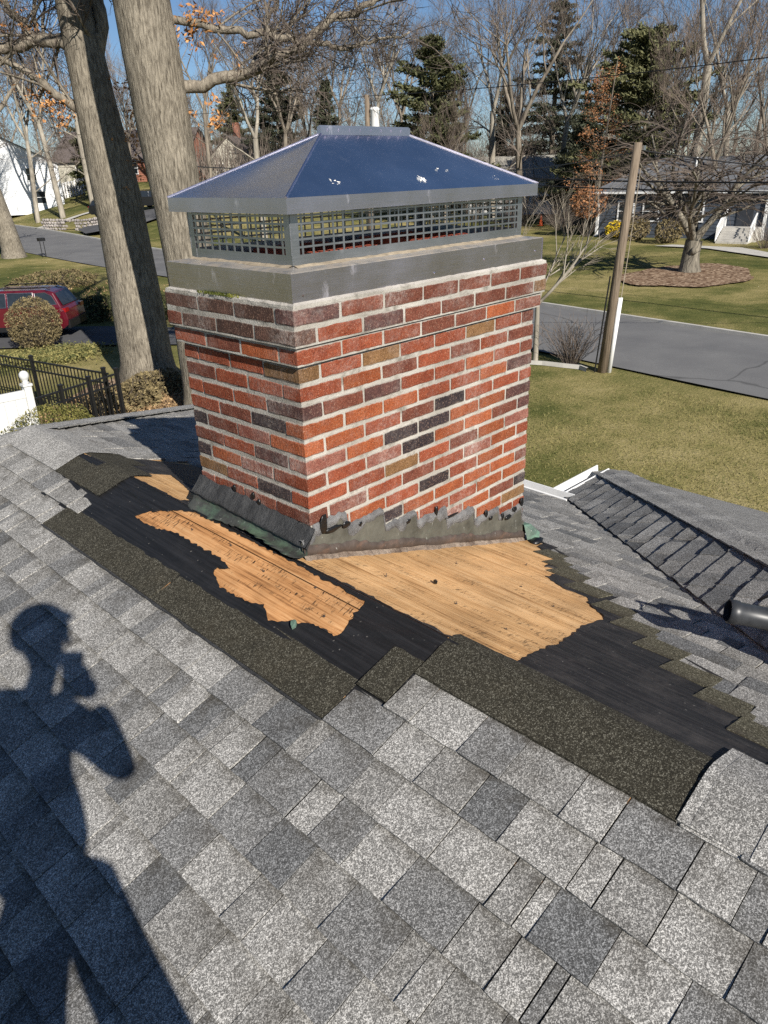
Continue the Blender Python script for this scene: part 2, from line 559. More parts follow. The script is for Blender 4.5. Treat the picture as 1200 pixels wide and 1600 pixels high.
def mulch():
    m = NT('mulch', .95, .1)
    v = m.bw(m.voro(m.pos(), 9))
    c = m.ramp(v, [(.1, (.10, .060, .038)), (.6, (.24, .16, .105)), (.95, (.40, .30, .21))])
    m.color(c); m.bump(v, .8, .05)
    return m.mat
M['mulch'] = mulch()

# ------------------------------------------------------------------ terrain and streets
def sm(t):
    t = min(1.0, max(0.0, t)); return t * t * (3 - 2 * t)
Z0 = -4.704
def road_near(y): return 16.05 + .16 * y if y < 30 else 20.85 + .055 * (y - 30)
def road_far(y): return 22.2 + .165 * y if y < 30 else 27.15 + .105 * (y - 30)
def ground(x, y):
    z = Z0 + .7 * sm((y - 42) / 45)
    q = x - (24.6 + .115 * y) - 1.2
    if q > 0:
        k = sm((y - 42) / 35)
        z += min(q, 16) * (.012 * (1 - k) + .24 * k)
    return z

def axis(fine0, fine1, step, far):
    a = list(np.arange(fine0, fine1 + .01, step))
    s, x = step * 1.5, fine1
    while x < far: x += s; a.append(x); s *= 1.35
    s, x = step * 1.5, fine0
    b = []
    while x > -far: x -= s; b.append(x); s *= 1.35
    return list(reversed(b)) + a
gx, gy = axis(-14, 70, 1.0, 2600), axis(-20, 120, 1.0, 2600)
mb = MB()
nx = len(gx)
mb.v = [(x, y, ground(x, y) + (.03 * mnoise.noise((x * .3, y * .3, 0)) if abs(x) < 80 else 0)) for y in gy for x in gx]
mb.f = [(j * nx + i, j * nx + i + 1, (j + 1) * nx + i + 1, (j + 1) * nx + i) for j in range(len(gy) - 1) for i in range(nx - 1)]
mb.m = [0] * len(mb.f)
tag(mb.build('ground', M['lawn'], smooth=True), 'lawns and ground of the neighbourhood', kind='structure')

def strip(name, left, right, mat, lift, ys):
    b = MB()
    n = 7
    for y in ys:
        a, c = left(y), right(y)
        for i in range(n):
            x = a + (c - a) * i / (n - 1)
            b.v.append((x, y, ground(x, y) + lift + .03 * (1 - abs(2 * i / (n - 1) - 1))))
    for j in range(len(ys) - 1):
        for i in range(n - 1):
            b.f.append((j * n + i, j * n + i + 1, (j + 1) * n + i + 1, (j + 1) * n + i)); b.m.append(0)
    return b.build(name, mat, smooth=True)
ys = [-160, -80, -40] + list(np.arange(-20, 112, 1.0))
tag(strip('street', road_near, road_far, M['asphalt'], .05, ys), kind='structure')
def kerb(name, edge, w, off):
    b = MB()
    yy = [-80, -40] + list(np.arange(-20, 110, 2.0))
    for y in yy:
        x = edge(y) + off
        z = ground(x, y)
        jit = .015 * mnoise.noise((y * 1.7, x, 3))
        b.v += [(x, y, z - .1), (x, y, z + .15 + jit), (x + w, y, z + .15 + jit), (x + w, y, z - .1)]
    for j in range(len(yy) - 1):
        for k in range(3):
            b.f.append((j * 4 + k, j * 4 + k + 1, (j + 1) * 4 + k + 1, (j + 1) * 4 + k)); b.m.append(0)
    return tag(b.build(name, M['concrete']), kind='structure')
kerb('kerb', road_far, .16, 0.0)
# driveway running from the street to the red car
def patch(name, poly, mat, lift, sub=0):
    b = MB()
    tris = tessellate_polygon([[Vector((x, y, 0)) for x, y in poly]])
    b.add([(x, y, ground(x, y) + lift) for x, y in poly], [tuple(t) for t in tris])
    o = b.build(name, mat)
    bm = bmesh.new(); bm.from_mesh(o.data)
    for f in bm.faces:
        f.normal_update()
        if f.normal.z < 0: f.normal_flip()
    bm.to_mesh(o.data); bm.free()
    return o
tag(patch('driveway', [(18.6, 11.4), (19.2, 15.2), (14.0, 21.2), (11.5, 25.4), (6.0, 31.5), (2.6, 29.0), (9.4, 22.6), (12.6, 18.6)], M['drive'], .06), kind='structure')
tag(patch('side_street', [(31.5, 66.5), (33.2, 71.5), (37.5, 71.8), (43, 70), (44, 66.2), (37, 65.5)], M['drive'], .25), kind='structure')
ring = []
for k in range(90):
    a = 2 * math.pi * k / 90
    rr = 1 + .07 * math.sin(3 * a + 1) + .04 * math.sin(7 * a) + .035 * mnoise.noise((math.cos(a) * 9, math.sin(a) * 9, 1)) + .02 * mnoise.noise((math.cos(a) * 30, math.sin(a) * 30, 1))
    ring.append((35.2 + 4.1 * rr * math.cos(a), 13.0 + 2.75 * rr * math.sin(a)))
tag(patch('mulch_bed', ring, M['mulch'], .07), kind='structure')
tag(patch('front_walk', [(46.4, 20.0), (47.6, 19.3), (47.6, 15.0), (44.9, 12.0), (42.6, 8.6), (41.5, 9.3), (44.0, 13.2), (46.3, 16.6)], M['concrete'], .08), kind='structure')
wk = [(32.4, 78.2), (34.5, 80.6), (38.5, 81.5), (43, 79.5), (47.0, 75.5)]
b = MB()
for i, (x, y) in enumerate(wk):
    t = Vector(wk[min(i + 1, 4)]) - Vector(wk[max(i - 1, 0)]); t.normalize()
    for s in (-.55, .55):
        xx, yy2 = x - t.y * s, y + t.x * s
        b.v.append((xx, yy2, ground(xx, yy2) + .12))
b.f = [(2 * i, 2 * i + 1, 2 * i + 3, 2 * i + 2) for i in range(4)]; b.m = [0] * 4
tag(b.build('garden_path', M['concrete']), kind='structure')
bed = [(4.0, 14.4), (5.2, 13.2), (7.6, 13.0), (9.2, 14.0), (9.9, 15.8), (9.3, 17.2), (8.0, 17.6), (6.9, 17.2), (5.9, 16.4), (4.6, 15.8)]
tag(patch('planting_bed', bed, M['mulch'], .06), kind='structure')

# ------------------------------------------------------------------ the house and its roof
ZR = -0.9014
A = R(18.43); TA = math.tan(A); CA, SA = math.cos(A), math.sin(A)
O = Vector((-0.1, 0, ZR))
EV = Vector((math.cos(TH), math.sin(TH), 0))        # across the ridge, away from the camera
DV = Vector((-math.sin(TH), math.cos(TH), 0))       # along the ridge, to the left
ZV = Vector((0, 0, 1))
NA = (-EV * SA + ZV * CA); NB = (EV * SA + ZV * CA)
U0 = -2.45
NE_ = DV * SA + ZV * CA
def pa(u, v, h=0.0): return O + DV * u - EV * (CA * v) - ZV * (SA * v) + NA * h
def pb(u, v, h=0.0): return O + DV * u + EV * (CA * v) - ZV * (SA * v) + NB * h
def pe(ee, w, h=0.0): return O + DV * (U0 + w * CA) + EV * ee - ZV * (SA * w) + NE_ * h
UH = 2.39              # left end of the ridge
KH = .87               # plan slope of the left hips
EAVE = 3.22            # plan distance ridge to eave
HIPE = 3.22            # hip of the wing: e = u + HIPE

HC = Vector((0.0, -1.5, Z0))
house = empty('house', HC, 'ranch house we stand on, grey shingled hip roof torn open at the chimney', 'house')
rng = random.Random(7)

def quadface(b, pts, mat=0):
    n = len(b.v)
    b.v += [tuple(p) for p in pts]; b.f.append(tuple(range(n, n + len(pts)))); b.m.append(mat)

def slab(name, pts, nrm, mat, thick=.018, parent=house):
    b = MB()
    top = [Vector(p) for p in pts]; bot = [p - nrm * thick for p in top]
    n = len(top)
    b.v = [tuple(p) for p in top + bot]
    b.f = [tuple(range(n)), tuple(reversed(range(n, 2 * n)))] + [(i, n + i, n + (i + 1) % n, (i + 1) % n) for i in range(n)]
    b.m = [0] * len(b.f)
    return b.build(name, mat, parent)
VE = EAVE / CA
UR = -9.0              # right end of the ridge
# roof decking (plywood sheets), exposed by the tear-off
slab('roof_deck', [pa(UH, .058), pa(UR, .058), pa(UR - EAVE, VE), pa(UH + KH * EAVE, VE)], NA, M['wood_a'])
slab('roof_deck', [pa(UH, .002), pa(UR, .002), pa(UR, .053), pa(UH, .053)], NA, M['wood_a'])
uv3 = U0 + EAVE
slab('roof_deck', [pb(U0, .004), pb(UH, .004), pb(UH + KH * EAVE, VE), pb(uv3, VE)], NB, M['wood_b'])
UW2 = U0 * 2 - .9      # the wing's other eave
slab('roof_deck', [pb(UW2, VE), pb(UR - EAVE, VE), pb(UR, .004), pb(U0, .004)][::-1], NB, M['sh_mid'])
we = (.9 - U0) / CA
slab('roof_deck', [pe(0.0, 0), pe(HIPE + U0, 0), pe(.9 + HIPE, we), pe(.9 - U0, we)][::-1], NE_, M['sh_mid'])
NF = EV * SA + ZV * CA
zE = ZR - TA * (.9 - U0)
hipc = O + DV * .9 + EV * (.9 + HIPE); hipc.z = zE
hipt = O + DV * U0 + EV * (HIPE + U0)
hipc2 = O + DV * (2 * U0 - .9) + EV * (.9 + HIPE); hipc2.z = zE
slab('roof_deck', [hipt, hipc, hipc2][::-1], NF, M['sh_mid'])
NG = -DV * SA + ZV * CA
pw2 = O + DV * (2 * U0 - .9) + EV * (.9 - U0); pw2.z = zE
slab('roof_deck', [O + DV * U0, hipt, hipc2, pw2], NG, M['sh_mid'])
ND = (DV * (TA / KH) + ZV).normalized()
slab('roof_deck', [pa(UH, .003), pb(UH + KH * EAVE, VE), pa(UH + KH * EAVE, VE)], ND, M['sh_mid'])
NR = -DV * SA + ZV * CA
slab('roof_deck', [pa(UR, .003), pa(UR - EAVE, VE), pb(UR - EAVE, VE)], NR, M['sh_mid'])

M['underlay'] = plain('underlay_black', (.012, .012, .012), .8, .2)
for fn_, pl_ in ((pa, [(UH, .45), (UR, .45), (UR - 3, VE - .02), (UH + 2.6, VE - .02)]), (pa, [(UR, .18), (-.80, .18), (-.80, .44), (UR, .44)]), (pa, [(UR, .005), (-1.54, .005), (-1.54, .2), (UR, .2)]), (pa, [(1.36, .18), (UH, .18), (UH + .3, .44), (1.36, .44)]), (pb, [(UH + .5, .9), (UH + 2.5, VE - .02), (U0 + EAVE - .1, VE - .02), (.75, 1.9), (.75, .9)]), (pb, [(-.2, 1.75), (U0 + 1.75, 1.75), (U0 + EAVE, VE - .02), (.9, VE - .02), (.7, 1.75)]), (pe, [(.1, .05), (.8, .05), (4.1, we - .02), (3.35, we - .02)])):
    b = MB(); b.add([fn_(u_, v_, .0012) for u_, v_ in pl_], [tuple(range(len(pl_)))]); b.build('underlay', M['underlay'], house)
# walls, gutters
wb = MB()
def wpt(u, e, z): return O + DV * u + EV * e + ZV * (z - ZR)
zt = ZR - TA * EAVE - .04
outline = [(UH + KH * EAVE - .45, -EAVE + .45), (UH + KH * EAVE - .45, EAVE - .45), (.45, EAVE - .45), (.45, HIPE + .45), (2 * U0 - .45, HIPE + .45), (2 * U0 - .45, EAVE - .45), (UR - EAVE + .45, EAVE - .45), (UR - EAVE + .45, -EAVE + .45)]
n = len(outline)
for u, e in outline: wb.v.append(tuple(wpt(u, e, Z0 - .3)))
for u, e in outline: wb.v.append(tuple(wpt(u, e, zt + .10)))
wb.f = [(i, (i + 1) % n, n + (i + 1) % n, n + i) for i in range(n)]; wb.m = [0] * n
wb.build('wall', M['white_siding'], house)
def gutter(p0, p1, out):
    b = MB()
    d = (p1 - p0).normalized(); o = out.normalized()
    prof = [(0, .015), (.012, .02), (.012, -.09), (.10, -.09), (.115, .022), (.125, .022), (.118, -.105), (0, -.105)]
    for P in (p0, p1):
        for a_, z_ in prof: b.v.append(tuple(P + o * a_ + ZV * z_))
    k = len(prof)
    b.f = [(i, (i + 1) % k, k + (i + 1) % k, k + i) for i in range(k)] + [tuple(range(k)), tuple(range(2 * k - 1, k - 1, -1))]
    b.m = [0] * len(b.f)
    return b.build('gutter', M['white'], house)
gutter(pb(UH + KH * EAVE, VE), pb(uv3, VE), EV)
gutter(pe(.9 - U0, we), pe(.9 + HIPE, we), DV)
gutter(pa(UH + KH * EAVE, VE), pa(UR - EAVE, VE), -EV)
gutter(pa(UH + KH * EAVE, VE), pb(UH + KH * EAVE, VE), DV)
for (a_, b_) in ((2.6, 3.6), (-1.4, -.2), (-6.5, -5.3)):        # windows in the near wall
    w_ = MB(); P = wpt(a_, -EAVE + .45, Z0 + 1.0)
    w_.box(P + DV * ((b_ - a_) / 2) - EV * .02 + ZV * .6, (.08, b_ - a_ + .16, 1.36))
    wo_ = w_.build('window', M['white'], house)
    g_ = MB(); g_.box(P + DV * ((b_ - a_) / 2) - EV * .05 + ZV * .6, (.04, b_ - a_, 1.2)); g_.build('pane', M['glass'], house)

# ---- shingles: every tab a plate of its own
tabs = []     # (centre, area estimate, verts, faces, material)
def clip_poly(poly, a, b_, c):
    """keep a*x + b*y <= c"""
    out = []
    for i in range(len(poly)):
        p, q = poly[i], poly[(i + 1) % len(poly)]
        dp, dq = a * p[0] + b_ * p[1] - c, a * q[0] + b_ * q[1] - c
        if dp <= 0: out.append(p)
        if dp * dq < 0:
            t = dp / (dp - dq); out.append((p[0] + (q[0] - p[0]) * t, p[1] + (q[1] - p[1]) * t))
    return out
def tab(fn, u0, u1, v0, v1, mat, clips=(), lift=(.003, .010), thick=.006, wavy=.0018):
    """plate between u0..u1 along the course and v0 (top) .. v1 (butt edge)"""
    k = 4
    vm = v0 + .012 + (v1 - v0) * .3
    poly = [(u0, vm), (u0, v0), (u1, v0), (u1, vm)]
    poly += [(u1 + (u0 - u1) * i / k, v1 + rng.uniform(-wavy, wavy)) for i in range(k + 1)]
    for c in clips:
        poly = clip_poly(poly, *c)
        if len(poly) < 3: return
    l0 = lift[0]; l1 = lift[1]
    top = []; bot = []
    for (u, v) in poly:
        t = (v - v0) / (v1 - v0)
        h = l0 + (l1 - l0) * t + (rng.uniform(-.0006, .0016) if t > .9 else 0)
        top.append(fn(u, v, h)); bot.append(fn(u, v, max(h - thick, .0002)))
    n = len(poly)
    vs = top + bot
    fs = [tuple(range(n))] + [(i, n + i, n + (i + 1) % n, (i + 1) % n) for i in range(n)]
    c = sum(top, Vector()) / n
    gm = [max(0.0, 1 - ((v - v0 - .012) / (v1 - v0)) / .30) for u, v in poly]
    nn = sum(((top[i] - c).cross(top[(i + 1) % n] - c) for i in range(n)), Vector())
    if nn.z < 0: fs = [tuple(reversed(f)) for f in fs]
    area = abs(u1 - u0) * abs(v1 - v0)
    tabs.append((c, area, vs, fs, mat, gm + gm))

def pick(wts=(.40, .33, .20, .07)):
    r = rng.random(); s = 0
    for m_, w in zip(SH, wts):
        s += w
        if r < s: return m_
    return SH[-1]
def course(fn, ua, ub, v0, v1, clips=(), wts=(.40, .33, .20, .07), lift=.0, wmin=.07, wmax=.185, gap=.0022, wavy=.0016):
    """fill ua..ub with tabs of uneven width; every second one is the thicker laminate"""
    u = min(ua, ub); end = max(ua, ub); k = rng.randint(0, 1); last = None
    while u < end - .004:
        w = rng.uniform(wmin, wmax) if rng.random() > .14 else rng.uniform(.03, .07)
        if end - u - w < .05: w = end - u
        m_ = pick(wts)
        if m_ == last: m_ = pick(wts)
        last = m_
        hi = .0130 if k % 2 == 0 else .0085
        if rng.random() < .2: hi += rng.uniform(0, .003)
        g = gap if rng.random() < .6 else gap + rng.uniform(.0015, .004)
        tab(fn, u + g / 2, u + w - g / 2, v0 - .012, v1 + rng.uniform(-.001, .001), m_, clips, (.002 + lift, hi + lift), .0075 if k % 2 == 0 else .0055, wavy)
        u += w; k += 1
# near slope
EX = .1325
clipA = [(1, -CA * KH, UH - .02)]
k = 0
v = .165
VA = []
while v < VE + .02:
    v1 = min(v + EX, VE + .03)
    ul = UH + v1 * CA * KH
    if v < .2:
        course(pa, 1.212, ul, v, v1, clipA); course(pa, UR - 1, -.757, v, v1)
    elif v < .35:
        course(pa, 1.322, ul, v, v1, clipA); course(pa, UR - 1, -.632, v, v1)
    else:
        course(pa, UR - v1, ul, v, v1, clipA)
    v += EX
course(pa, UR, -1.56, .03, .165)
# far slope: stepped ends beside the tear-off, valley to the right
clipV = [(-1, CA, -U0 - .0)]                # u >= U0 + e
EXB = .1285
WB = (.42, .36, .17, .05)
vk = .293 - 2 * EXB; uk = -1.491 - 2 * .15
kk = -2
clipBL = [(1, -CA * KH, UH - .02)]
while vk + .13 < VE:
    v0, v1 = vk + .130, min(vk + .2605, VE + .02)
    lim = uk + rng.uniform(-.012, .012)
    if kk <= 9:
        if 6 <= kk <= 7: lim += .05
        course(pb, U0 + v0 * CA - .06, lim, v0, v1, [(-1, CA, -U0 + .03)], WB, 0, .1, .3)
        # the unweathered headlap of the end shingle
        tab(pb, lim - .155 - rng.uniform(0, .02), lim, vk, v0 + .004, 'olive_b', (), (.0065, .0085), .006, .001)
        ulb = [1.64, 1.64, 1.60, 1.47, 1.30, 1.18, 1.05, .92, .85, .80, .78, .77][kk + 2]
        course(pb, ulb, UH + v1 * CA * KH, v0, v1, clipBL, (.72, .24, .04, 0), 0, .1, .3)  # mostly light tabs: sun glare off this part is put into the tone
    else:
        course(pb, U0 + v0 * CA - .06, UH + v1 * CA * KH, v0, v1, clipBL + [(-1, CA, -U0 + .03)], WB, 0, .1, .3)
    vk += EXB; uk += .15; kk += 1
# wing slope beyond the valley: its cut edge lies over the far slope
w = .05
WE = (.18, .34, .32, .16)
while w < we:
    w1 = min(w + .1285, we + .02)
    ua, ub = U0 + w * CA, U0 + w1 * CA
    course(lambda a_, b_, h=0.0: pe(a_, b_, h), ua - U0 - .05, ub + HIPE, w, w1, [(-1, CA, -.035), (1, -CA, HIPE + U0 - .02)], WE, .004, .12, .33, .002, .004)
    w += .1285

def vis(c):
    d = c - CAM
    z = d.dot(fwd)
    if z < .2: return None
    x, y = 579 * 0 + 1158.34 * d.dot(rgt) / z + 600, 800 - 1158.34 * d.dot(upv) / z
    return x, y, z
def rank(t):
    q = vis(t[0])
    if q is None: return 0
    x, y, z = q
    if not (-40 < x < 1240 and -40 < y < 1640): return 0
    hn = len(t[2]) // 2
    nn = sum(((t[2][i] - t[0]).cross(t[2][(i + 1) % hn] - t[0]) for i in range(hn)), Vector()).normalized()
    return t[1] * abs(nn.dot((t[0] - CAM).normalized())) / z ** 2
tabs.sort(key=rank, reverse=True)
def set_grime(me, vals):
    a_ = me.attributes.new('grime', 'FLOAT', 'POINT')
    a_.data.foreach_set('value', vals)
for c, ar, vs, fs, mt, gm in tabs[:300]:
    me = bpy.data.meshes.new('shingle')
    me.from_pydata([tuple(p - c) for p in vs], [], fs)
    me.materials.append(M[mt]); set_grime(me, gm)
    o = bpy.data.objects.new('shingle', me); COL.objects.link(o)
    o.parent = house; o.location = c - HC
fb = MB()
mi = {m_: i for i, m_ in enumerate(SH + ['olive', 'olive_b'])}
gall = []
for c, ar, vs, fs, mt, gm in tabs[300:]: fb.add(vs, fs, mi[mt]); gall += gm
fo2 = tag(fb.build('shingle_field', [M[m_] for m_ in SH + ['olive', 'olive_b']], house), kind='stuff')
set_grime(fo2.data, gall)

# ridge and hip caps: bent shingles lapped along the line
def caps(p0, p1, n1, n2, t1, t2, half, expo, mats, up_lift=.0045, first=0.0, ragged=.003, edge=.010, th_=.012):
    """p0 upper end, p1 lower end; each piece laps over the one below it"""
    L = (p1 - p0).length; d = (p1 - p0) / L
    s = first; i = 0
    while s < L:
        a_, b_ = s, min(s + expo * 2.0, L)
        b = MB()
        cs = [(1, half), (1, half * .55), (1, .030), (0, 0), (2, .030), (2, half * .55), (2, half)]
        eh = {half: edge}
        rows = 5
        hv = [rng.uniform(-ragged, ragged) for _ in cs]
        for r_ in range(rows):
            t = r_ / (rows - 1)
            x = a_ + (b_ - a_) * t
            for (sd, w_), hj in zip(cs, hv):
                if sd == 1: P = p0 + d * x + t1 * (w_ + hj) + n1 * (eh.get(w_, .010) + up_lift * t)
                elif sd == 2: P = p0 + d * x + t2 * (w_ + hj) + n2 * (eh.get(w_, .010) + up_lift * t)
                else: P = p0 + d * x + ((n1 + n2) / 2) * (.005 + up_lift * t)
                b.v.append(tuple(P))
        k = len(cs)
        for r_ in range(rows - 1):
            for q in range(k - 1):
                b.f.append((r_ * k + q, r_ * k + q + 1, (r_ + 1) * k + q + 1, (r_ + 1) * k + q)); b.m.append(0)
        # thickness at the exposed rim
        nb = len(b.v)
        rim = [(rows - 1) * k + q for q in range(k)]
        side1 = [r_ * k for r_ in range(rows)]; side2 = [r_ * k + k - 1 for r_ in range(rows)]
        for line, nn in ((rim, (n1 + n2) / 2), (side1, n1), (side2, n2)):
            o_ = len(b.v)
            for q in line: b.v.append(tuple(Vector(b.v[q]) - nn * th_))
            for q in range(len(line) - 1):
                b.f.append((line[q], line[q + 1], o_ + q + 1, o_ + q)); b.m.append(0)
        ob = b.build('ridge_cap', M[mats[i % len(mats)] if isinstance(mats, list) else mats], house, smooth=True)
        ob.data.polygons.foreach_set('use_smooth', [False] * ((rows - 1) * (k - 1)) + [False] * (len(b.f) - (rows - 1) * (k - 1)))
        s += expo; i += 1
tA, tB = (-EV * CA - ZV * SA), (EV * CA - ZV * SA)
tEE = (DV * CA - ZV * SA)
# main ridge, left of the torn part and right of it
caps(pa(1.72, 0), pa(UH + .02, 0), NA, NB, tA, tB, .165, .145, ['sh_light', 'sh_light', 'sh_light'])
caps(pa(-3.4, 0), pa(-1.552, 0), NA, NB, tA, tB, .155, .13, ['sh_mid', 'sh_light', 'sh_light'])
# hips
def hip_t(n_, line):
    t = line.cross(n_).normalized(); return t
hl = (pb(UH + KH * EAVE, VE) - pb(UH, 0)).normalized()
t1 = hl.cross(NB).normalized()
if t1.dot(DV) > 0: t1 = -t1
t2 = hl.cross(ND).normalized()
if t2.dot(EV) > 0: t2 = -t2
caps(pb(UH, 0), pb(UH + KH * EAVE, VE), NB, ND, t1, t2, .15, .14, ['sh_light', 'sh_light', 'sh_light'], .006, edge=.030, th_=.006)  # all light caps: the same sun glare put into their colour
hl = (pa(UH + KH * EAVE, VE) - pa(UH, 0)).normalized()
t1 = hl.cross(NA).normalized()
if t1.dot(DV) > 0: t1 = -t1
t2 = hl.cross(ND).normalized()
if t2.dot(EV) < 0: t2 = -t2
caps(pa(UH, 0), pa(UH + KH * EAVE, VE), NA, ND, t1, t2, .15, .14, ['sh_light', 'sh_mid'])
hl = (hipc - hipt).normalized()
t1 = hl.cross(NE_).normalized()
if t1.dot(EV) > 0: t1 = -t1
t2 = hl.cross(NF).normalized()
if t2.dot(DV) > 0: t2 = -t2
caps(hipt, hipc, NE_, NF, t1, t2, .145, .14, ['sh_mid', 'sh_light', 'sh_mid'], .008, edge=.024, th_=.006)
hl = (hipc2 - hipt).normalized()

# olive strips: the headlaps laid bare, two of them folded over the ridge
def strip_plate(name, fn, u0, u1, v0, v1, mat, h0=.004, h1=.008, seg=14, rag=.004):
    b = MB()
    for i in range(seg + 1):
        u = u0 + (u1 - u0) * i / seg
        for (v_, h_) in ((v0 + rng.uniform(-rag, rag), h0), ((v0 + v1) / 2, (h0 + h1) / 2 + rng.uniform(-.001, .002)), (v1 + rng.uniform(-.0015, .0015), h1), (v1, max(h1 - .006, .0004))):
            b.v.append(tuple(fn(u, v_, h_)))
    for i in range(seg):
        for q in range(3):
            b.f.append((i * 4 + q, (i + 1) * 4 + q, (i + 1) * 4 + q + 1, i * 4 + q + 1)); b.m.append(0)
    for e_ in (0, seg):
        b.f.append(tuple(e_ * 4 + q for q in range(4))); b.m.append(0)
    return b.build(name, mat, house)
def fold_plate(name, u0, u1, va, vb, mat, h=.006):
    b = MB()
    prof = [('a', va, h + .004), ('a', va * .5, h), ('a', .045, h + .001), ('m', 0, h), ('b', .035, h + .001), ('b', vb, h)]
    seg = 10
    for i in range(seg + 1):
        u = u0 + (u1 - u0) * i / seg
        for s_, v_, h_ in prof:
            v2 = v_ + (rng.uniform(-.004, .004) if v_ in (va, vb) else 0)
            if s_ == 'a': P = pa(u, v2, h_)
            elif s_ == 'b': P = pb(u, v2, h_)
            else: P = O + DV * u + ZV * (h - .006)
            b.v.append(tuple(P))
        b.v.append(tuple(pa(u, va, .0005)))
    k = len(prof) + 1
    for i in range(seg):
        for q in range(len(prof) - 1):
            b.f.append((i * k + q, (i + 1) * k + q, (i + 1) * k + q + 1, i * k + q + 1)); b.m.append(0)
        b.f.append((i * k + k - 1, (i + 1) * k + k - 1, (i + 1) * k, i * k)); b.m.append(0)
    o = b.build(name, mat, house, smooth=False)
    return o
strip_plate('headlap_strip', pa, 1.325, .356, .268, .427, M['olive'])
strip_plate('headlap_strip', pa, .351, -.628, .266, .4275, M['olive'])
strip_plate('headlap_strip', pa, -.632, -.752, .112, .285, M['olive'], .006, .013, 4)
fold_plate('headlap_strip', -.757, -1.552, .160, .06, M['olive'], .007)
fold_plate('headlap_strip', 1.225, 1.50, .170, .12, M['olive'], .010)
fold_plate('headlap_strip', 1.47, 1.735, .168, .22, M['olive'], .004)
# tar line along the butt of the left strip
tb = MB()
for i in range(60):
    u = 1.32 - 1.95 * i / 59
    w_ = .010 + .008 * mnoise.noise((u * 9, 1, 0))
    tb.v += [tuple(pa(u, .4285, .006)), tuple(pa(u, .4285 + w_, .0125))]
tb.f = [(2 * i, 2 * i + 1, 2 * i + 3, 2 * i + 2) for i in range(59)]; tb.m = [0] * 59
tb.build('tar_line', M['seal_dark'], house)

# felt with the torn holes through which the plywood shows
def ragged(poly, amp, sub, seed):
    out = []
    for i in range(len(poly)):
        p, q = Vector(poly[i]), Vector(poly[(i + 1) % len(poly)])
        L = (q - p).length
        k = max(1, int(L / sub))
        nrm = Vector((-(q - p).y, (q - p).x))
        if nrm.length > 0: nrm.normalize()
        for j in range(k):
            t = j / k
            P = p.lerp(q, t)
            a_ = amp * (mnoise.noise((P.x * 38 + seed, P.y * 38, seed)) + .6 * mnoise.noise((P.x * 110, P.y * 110, seed + 5)))
            P = P + nrm * a_
            out.append((P.x, P.y))
    return out
def sheet(name, fn, outer, holes, mat, h, curl=.012):
    b = MB()
    loops = [outer] + holes
    pts = [p for l in loops for p in l]
    tris = tessellate_polygon([[Vector((x, y, 0)) for x, y in l] for l in loops])
    o_ = 0
    hs = [h] * len(outer)
    for l in holes: hs += [h + curl * abs(mnoise.noise((x * 15, y * 15, 2))) for x, y in l]
    vs = [fn(x, y, hh) for (x, y), hh in zip(pts, hs)]
    fs = []
    for t in tris:
        a_, b_, c_ = (vs[i] for i in t)
        fs.append(tuple(t) if (b_ - a_).cross(c_ - a_).z > 0 else tuple(reversed(t)))
    b.add(vs, fs)
    # torn thickness round each hole
    st = len(outer)
    for l in holes:
        n_ = len(l)
        low = [fn(x, y, .0005) for x, y in l]
        base = len(b.v)
        b.v += [tuple(p) for p in low]
        for i in range(n_):
            b.f.append((st + i, st + (i + 1) % n_, base + (i + 1) % n_, base + i)); b.m.append(0)
        st += n_
    return b.build(name, mat, house)
holeA = [(.907, .168), (.88, .124), (.738, .040), (.641, .012), (.441, .012), (.208, .013), (.068, .012), (-.063, .012), (-.407, .019), (-.418, .046), (-.409, .076), (-.429, .096), (-.44, .161), (-.424, .182), (-.3, .186), (-.285, .202), (-.165, .255), (-.088, .213), (-.049, .235), (.041, .24), (.134, .246), (.235, .206), (.243, .181), (.186, .16), (.278, .139), (.482, .14), (.584, .137), (.7, .161), (.817, .172)]
holeA = [(u, max(v_, -.01)) for u, v_ in ragged(holeA, .010, .012, 3)]
outA = [(1.74, .0012), (1.74, .33), (-.80, .33), (-.80, .30), (-.80, .0012)]
# open the hole to the ridge: the sheet ends where the wood reaches the peak
holeA = [(u, max(v_, .0035)) for u, v_ in holeA]
sheet('felt_sheet', pa, outA, [holeA], M['felt'], .0022)
holeB = [(.02, .015), (.02, 1.70), (-.06, 1.70), (-.09, 1.578), (-.284, 1.477), (-.339, 1.246), (-.417, 1.318), (-.443, 1.09), (-.569, 1.02), (-.682, 1.024), (-.74, .931), (-.855, .849), (-.874, .624), (-.89, .568), (-.932, .365), (-.943, .232), (-.945, .163), (-.959, .078), (-.749, .020), (-.536, .012), (-.173, .012)]
holeB = [(u, max(v_, .009)) for u, v_ in ragged(holeB, .012, .018, 9)]
holeBL = [(1.334, .019), (1.29, .254), (1.10, .205), (.893, .145), (.80, .14), (.80, .012), (1.0, .014), (1.184, .016)]
holeBL = [(u, max(v_, .009)) for u, v_ in ragged(holeBL, .006, .02, 4)]
outB = [(-3.6, .006), (1.66, .006), (1.67, .25), (1.5, .62), (1.2, 1.3), (1.0, 1.72), (.0, 1.80), (-.35, 1.72), (-.9, 1.25), (-1.1, .95)]
sheet('felt_sheet', pb, outB, [holeB, holeBL], M['felt_b'], .0015)
# ridge gap: the dark slot between the two slopes' plywood
gp = MB()
for u in (1.7, -.75):
    gp.v += [tuple(pa(u, .0035, .0006)), tuple(pb(u, .006, .0006))]
gp.f = [(0, 1, 3, 2)]; gp.m = [0]
gp.build('ridge_slot', M['tar'], house)

